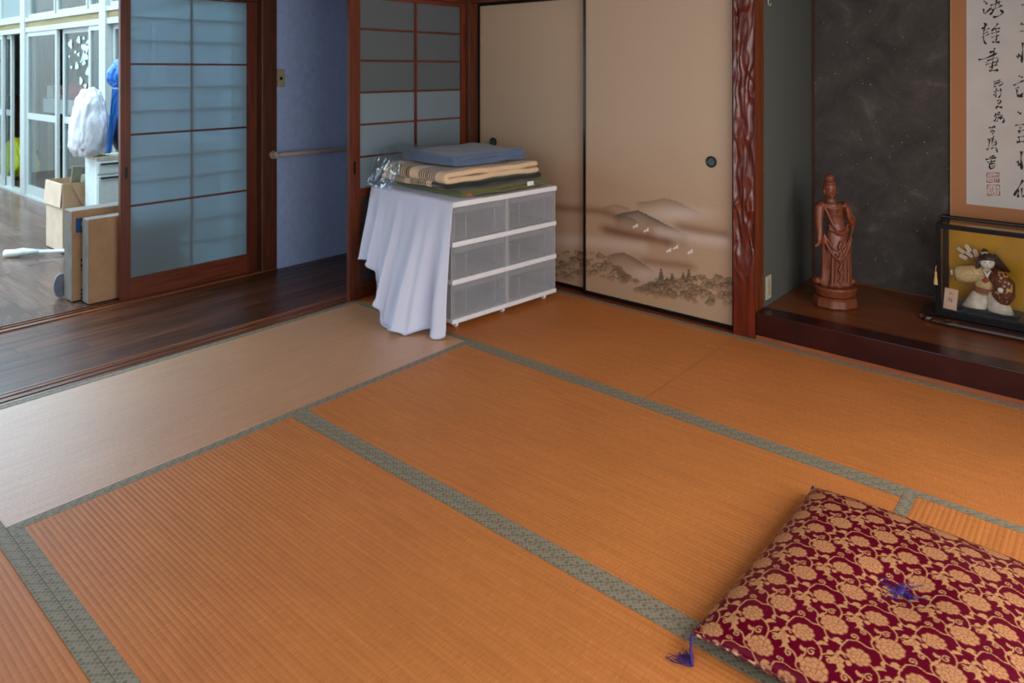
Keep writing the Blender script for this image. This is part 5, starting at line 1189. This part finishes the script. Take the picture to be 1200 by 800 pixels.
# white mop lying on the veranda floor
h_ = Vector((-2.672, -1.978, 0.0)); e_ = Vector((-2.40, -1.582, 0.0)); d_ = (e_ - h_).normalized()
mp = thing('foam_mop', 'white foam headed mop lying on the veranda floor', 'mop', tuple(h_))
def al(t, z): return tuple(h_ + d_ * t + Vector((0, 0, z)))
MB().tube([al(0, 0.028), al(0.004, 0.028), al(0.10, 0.028), al(0.104, 0.028)], [0.020, 0.027, 0.027, 0.020], 16).build('foam_head', plain('cream white foam', srgb(226, 230, 222), .8), mp, world=True, smooth=True)
MB().tube([al(0.06, 0.030), al(0.12, 0.034), al(0.22, 0.030)], [0.024, 0.028, 0.016], 12).build('clamp', plain('pale mint plastic', srgb(210, 226, 222), .4), mp, world=True, smooth=True)
MB().tube([al(0.21, 0.030), al(0.44, 0.022), al(0.48, 0.021)], 0.0135, 12).build('pole', plain('pale blue white pole', srgb(206, 218, 236), .35), mp, world=True, smooth=True)
# unidentified hoop-like oval, modelled as a plastic disc beside the cardboard box
b = MB(); n = 28; pr = [(0.060, -0.004), (0.070, -0.004), (0.072, 0.0), (0.070, 0.006), (0.060, 0.003), (0.0001, 0.003)]
b.add([(y_, r_ * 0.55 * math.cos(2 * math.pi * k / n), 0.0722 + r_ * math.sin(2 * math.pi * k / n)) for r_, y_ in pr for k in range(n)], [(i * n + k, i * n + (k + 1) % n, (i + 1) * n + (k + 1) % n, (i + 1) * n + k) for i in range(len(pr) - 1) for k in range(n)])
o = b.build('plastic_oval', plain('grey blue plastic', srgb(120, 132, 156), .4)); o.location = (-1.352, -2.025, 0.0005); o.rotation_euler = (0, 0, R(5)); soft(o); tag(o, 'oval grey blue plastic piece standing beside the left cardboard box', 'tray')

# --- things seen dimly through the glass doors
def iy(u, v, Y): return ony(u, v, Y)
Yi = -0.45
a = iy(52, 138, Yi); c = iy(106, 121, Yi); xl, xr, zt_ = a[0], iy(106, 121, Yi)[0], 0.98
tb = thing('side_table', 'low table under a pale striped cloth behind the glass doors', 'table', ((xl + xr) / 2, Yi + .3, 0))
MB().box(xl, xr, Yi, Yi + 0.6, 0.955, 0.975).build('table_top', 'olive', tb, world=True)
for x in (xl + .05, xr - .05):
    for y in (Yi + .05, Yi + .55): MB().box(x - .02, x + .02, y - .02, y + .02, -0.004, 0.955).build('leg', 'olive', tb, world=True)
def clothmat():
    t = NT('pale striped cloth'); sp = t.n.new('ShaderNodeSeparateXYZ'); t.link(t.co(), sp.inputs[0]); f_ = t.math('FRACT', t.math('MULTIPLY', sp.outputs[0], 9.0)); t.set(Base_Color=t.ramp(f_, [(0, srgb(206, 200, 196)), (0.5, srgb(160, 140, 140)), (0.62, srgb(210, 206, 200)), (0.85, srgb(180, 170, 130))], 'CONSTANT'), Roughness=.9); return t.m
o = MB().grid(lambda i, j: (xl - .01 + (xr - xl + .02) * i, Yi + 0.3 - 0.31 * min(1, j * 2) - 0.012 * math.sin(40 * i) * max(0, j - .5), 0.9765 - max(0, j - 0.5) * 0.34), 60, 12).build('table_cloth', clothmat(), None, fix=False); o.modifiers.new('t', 'SOLIDIFY').thickness = 0.002
tag(o, 'pale striped cloth over the table behind the glass doors', 'tablecloth')
c = iy(90, 118, Yi + .12); bag_mesh('cloth_bundle', 'dark red cloth bundle on the table behind the glass doors', (c[0], Yi + .17, 0.979), (0.40, 0.13, 0.11), plain('dark red cloth', srgb(150, 40, 48), .85), 5, 0.1, 'cloth')
c = iy(60, 118, Yi + .1); o = MB().box(-0.11, 0.11, -0.08, 0.08, 0, 0.16, 0.004).build('storage_box', 'card_lit_cream'); o.location = (c[0], Yi + .16, 0.979); tag(o, 'small cream box on the table behind the glass doors', 'box')
def curtain(name, lab, u0, u1, Y, mat, z0=0.3, z1=2.3, amp=0.03, fr=60):
    xa, xb = iy(u0, 90, Y)[0], iy(u1, 90, Y)[0]; o = MB().grid(lambda i, j: (xa + (xb - xa) * i, Y + amp * math.sin(fr * i * abs(xb - xa)) * (0.6 + .4 * (1 - j)), z0 + (z1 - z0) * j), max(20, int(abs(xb - xa) * 60)), 8).build(name, mat, None, fix=False); o.data.shade_smooth(); o.modifiers.new('t', 'SOLIDIFY').thickness = 0.003; return tag(o, lab, 'curtain')
rod = struct(MB().tube([(-10.4, 0.45, 2.33), (-1.2, 0.45, 2.33)], 0.012, 8).build('trim_14', 'alu_dark'), 'curtain rod in the far room', 'rod')
curtain('curtain', 'grey brown curtain behind the left glass door leaf', 46, 66, 0.45, plain('grey brown curtain', srgb(128, 116, 108), .9), 0.0, 2.31)
curtain('curtain', 'dark reddish brown curtain behind the stickered glass door leaf', 80, 104, 0.45, plain('dark red brown curtain', srgb(84, 50, 42), .9), 0.0, 2.31)
curtain('curtain', 'pale blue grey curtain behind the right glass door leaf', 112, 128, 0.45, plain('pale blue curtain', srgb(170, 182, 204), .9), 0.0, 2.31)
c = iy(21, 212, -0.72); bag_mesh('plastic_bag', 'bright yellow plastic bag on the floor beyond the open glass door', (c[0], -0.72, -0.0045), (0.34, 0.16, 0.24), M['bag_yellow'], 9, 0.14)
c = iy(19, 150, -0.35); o = MB().box(-0.16, 0.16, -0.15, 0.15, 0, 0.98, 0.004).build('wooden_stand', wood('orange brown stand', srgb(110, 60, 32), srgb(150, 88, 50), 2)); o.location = (c[0], -0.35, -0.0045); tag(o, 'orange brown wooden stand beyond the open glass door', 'stand')
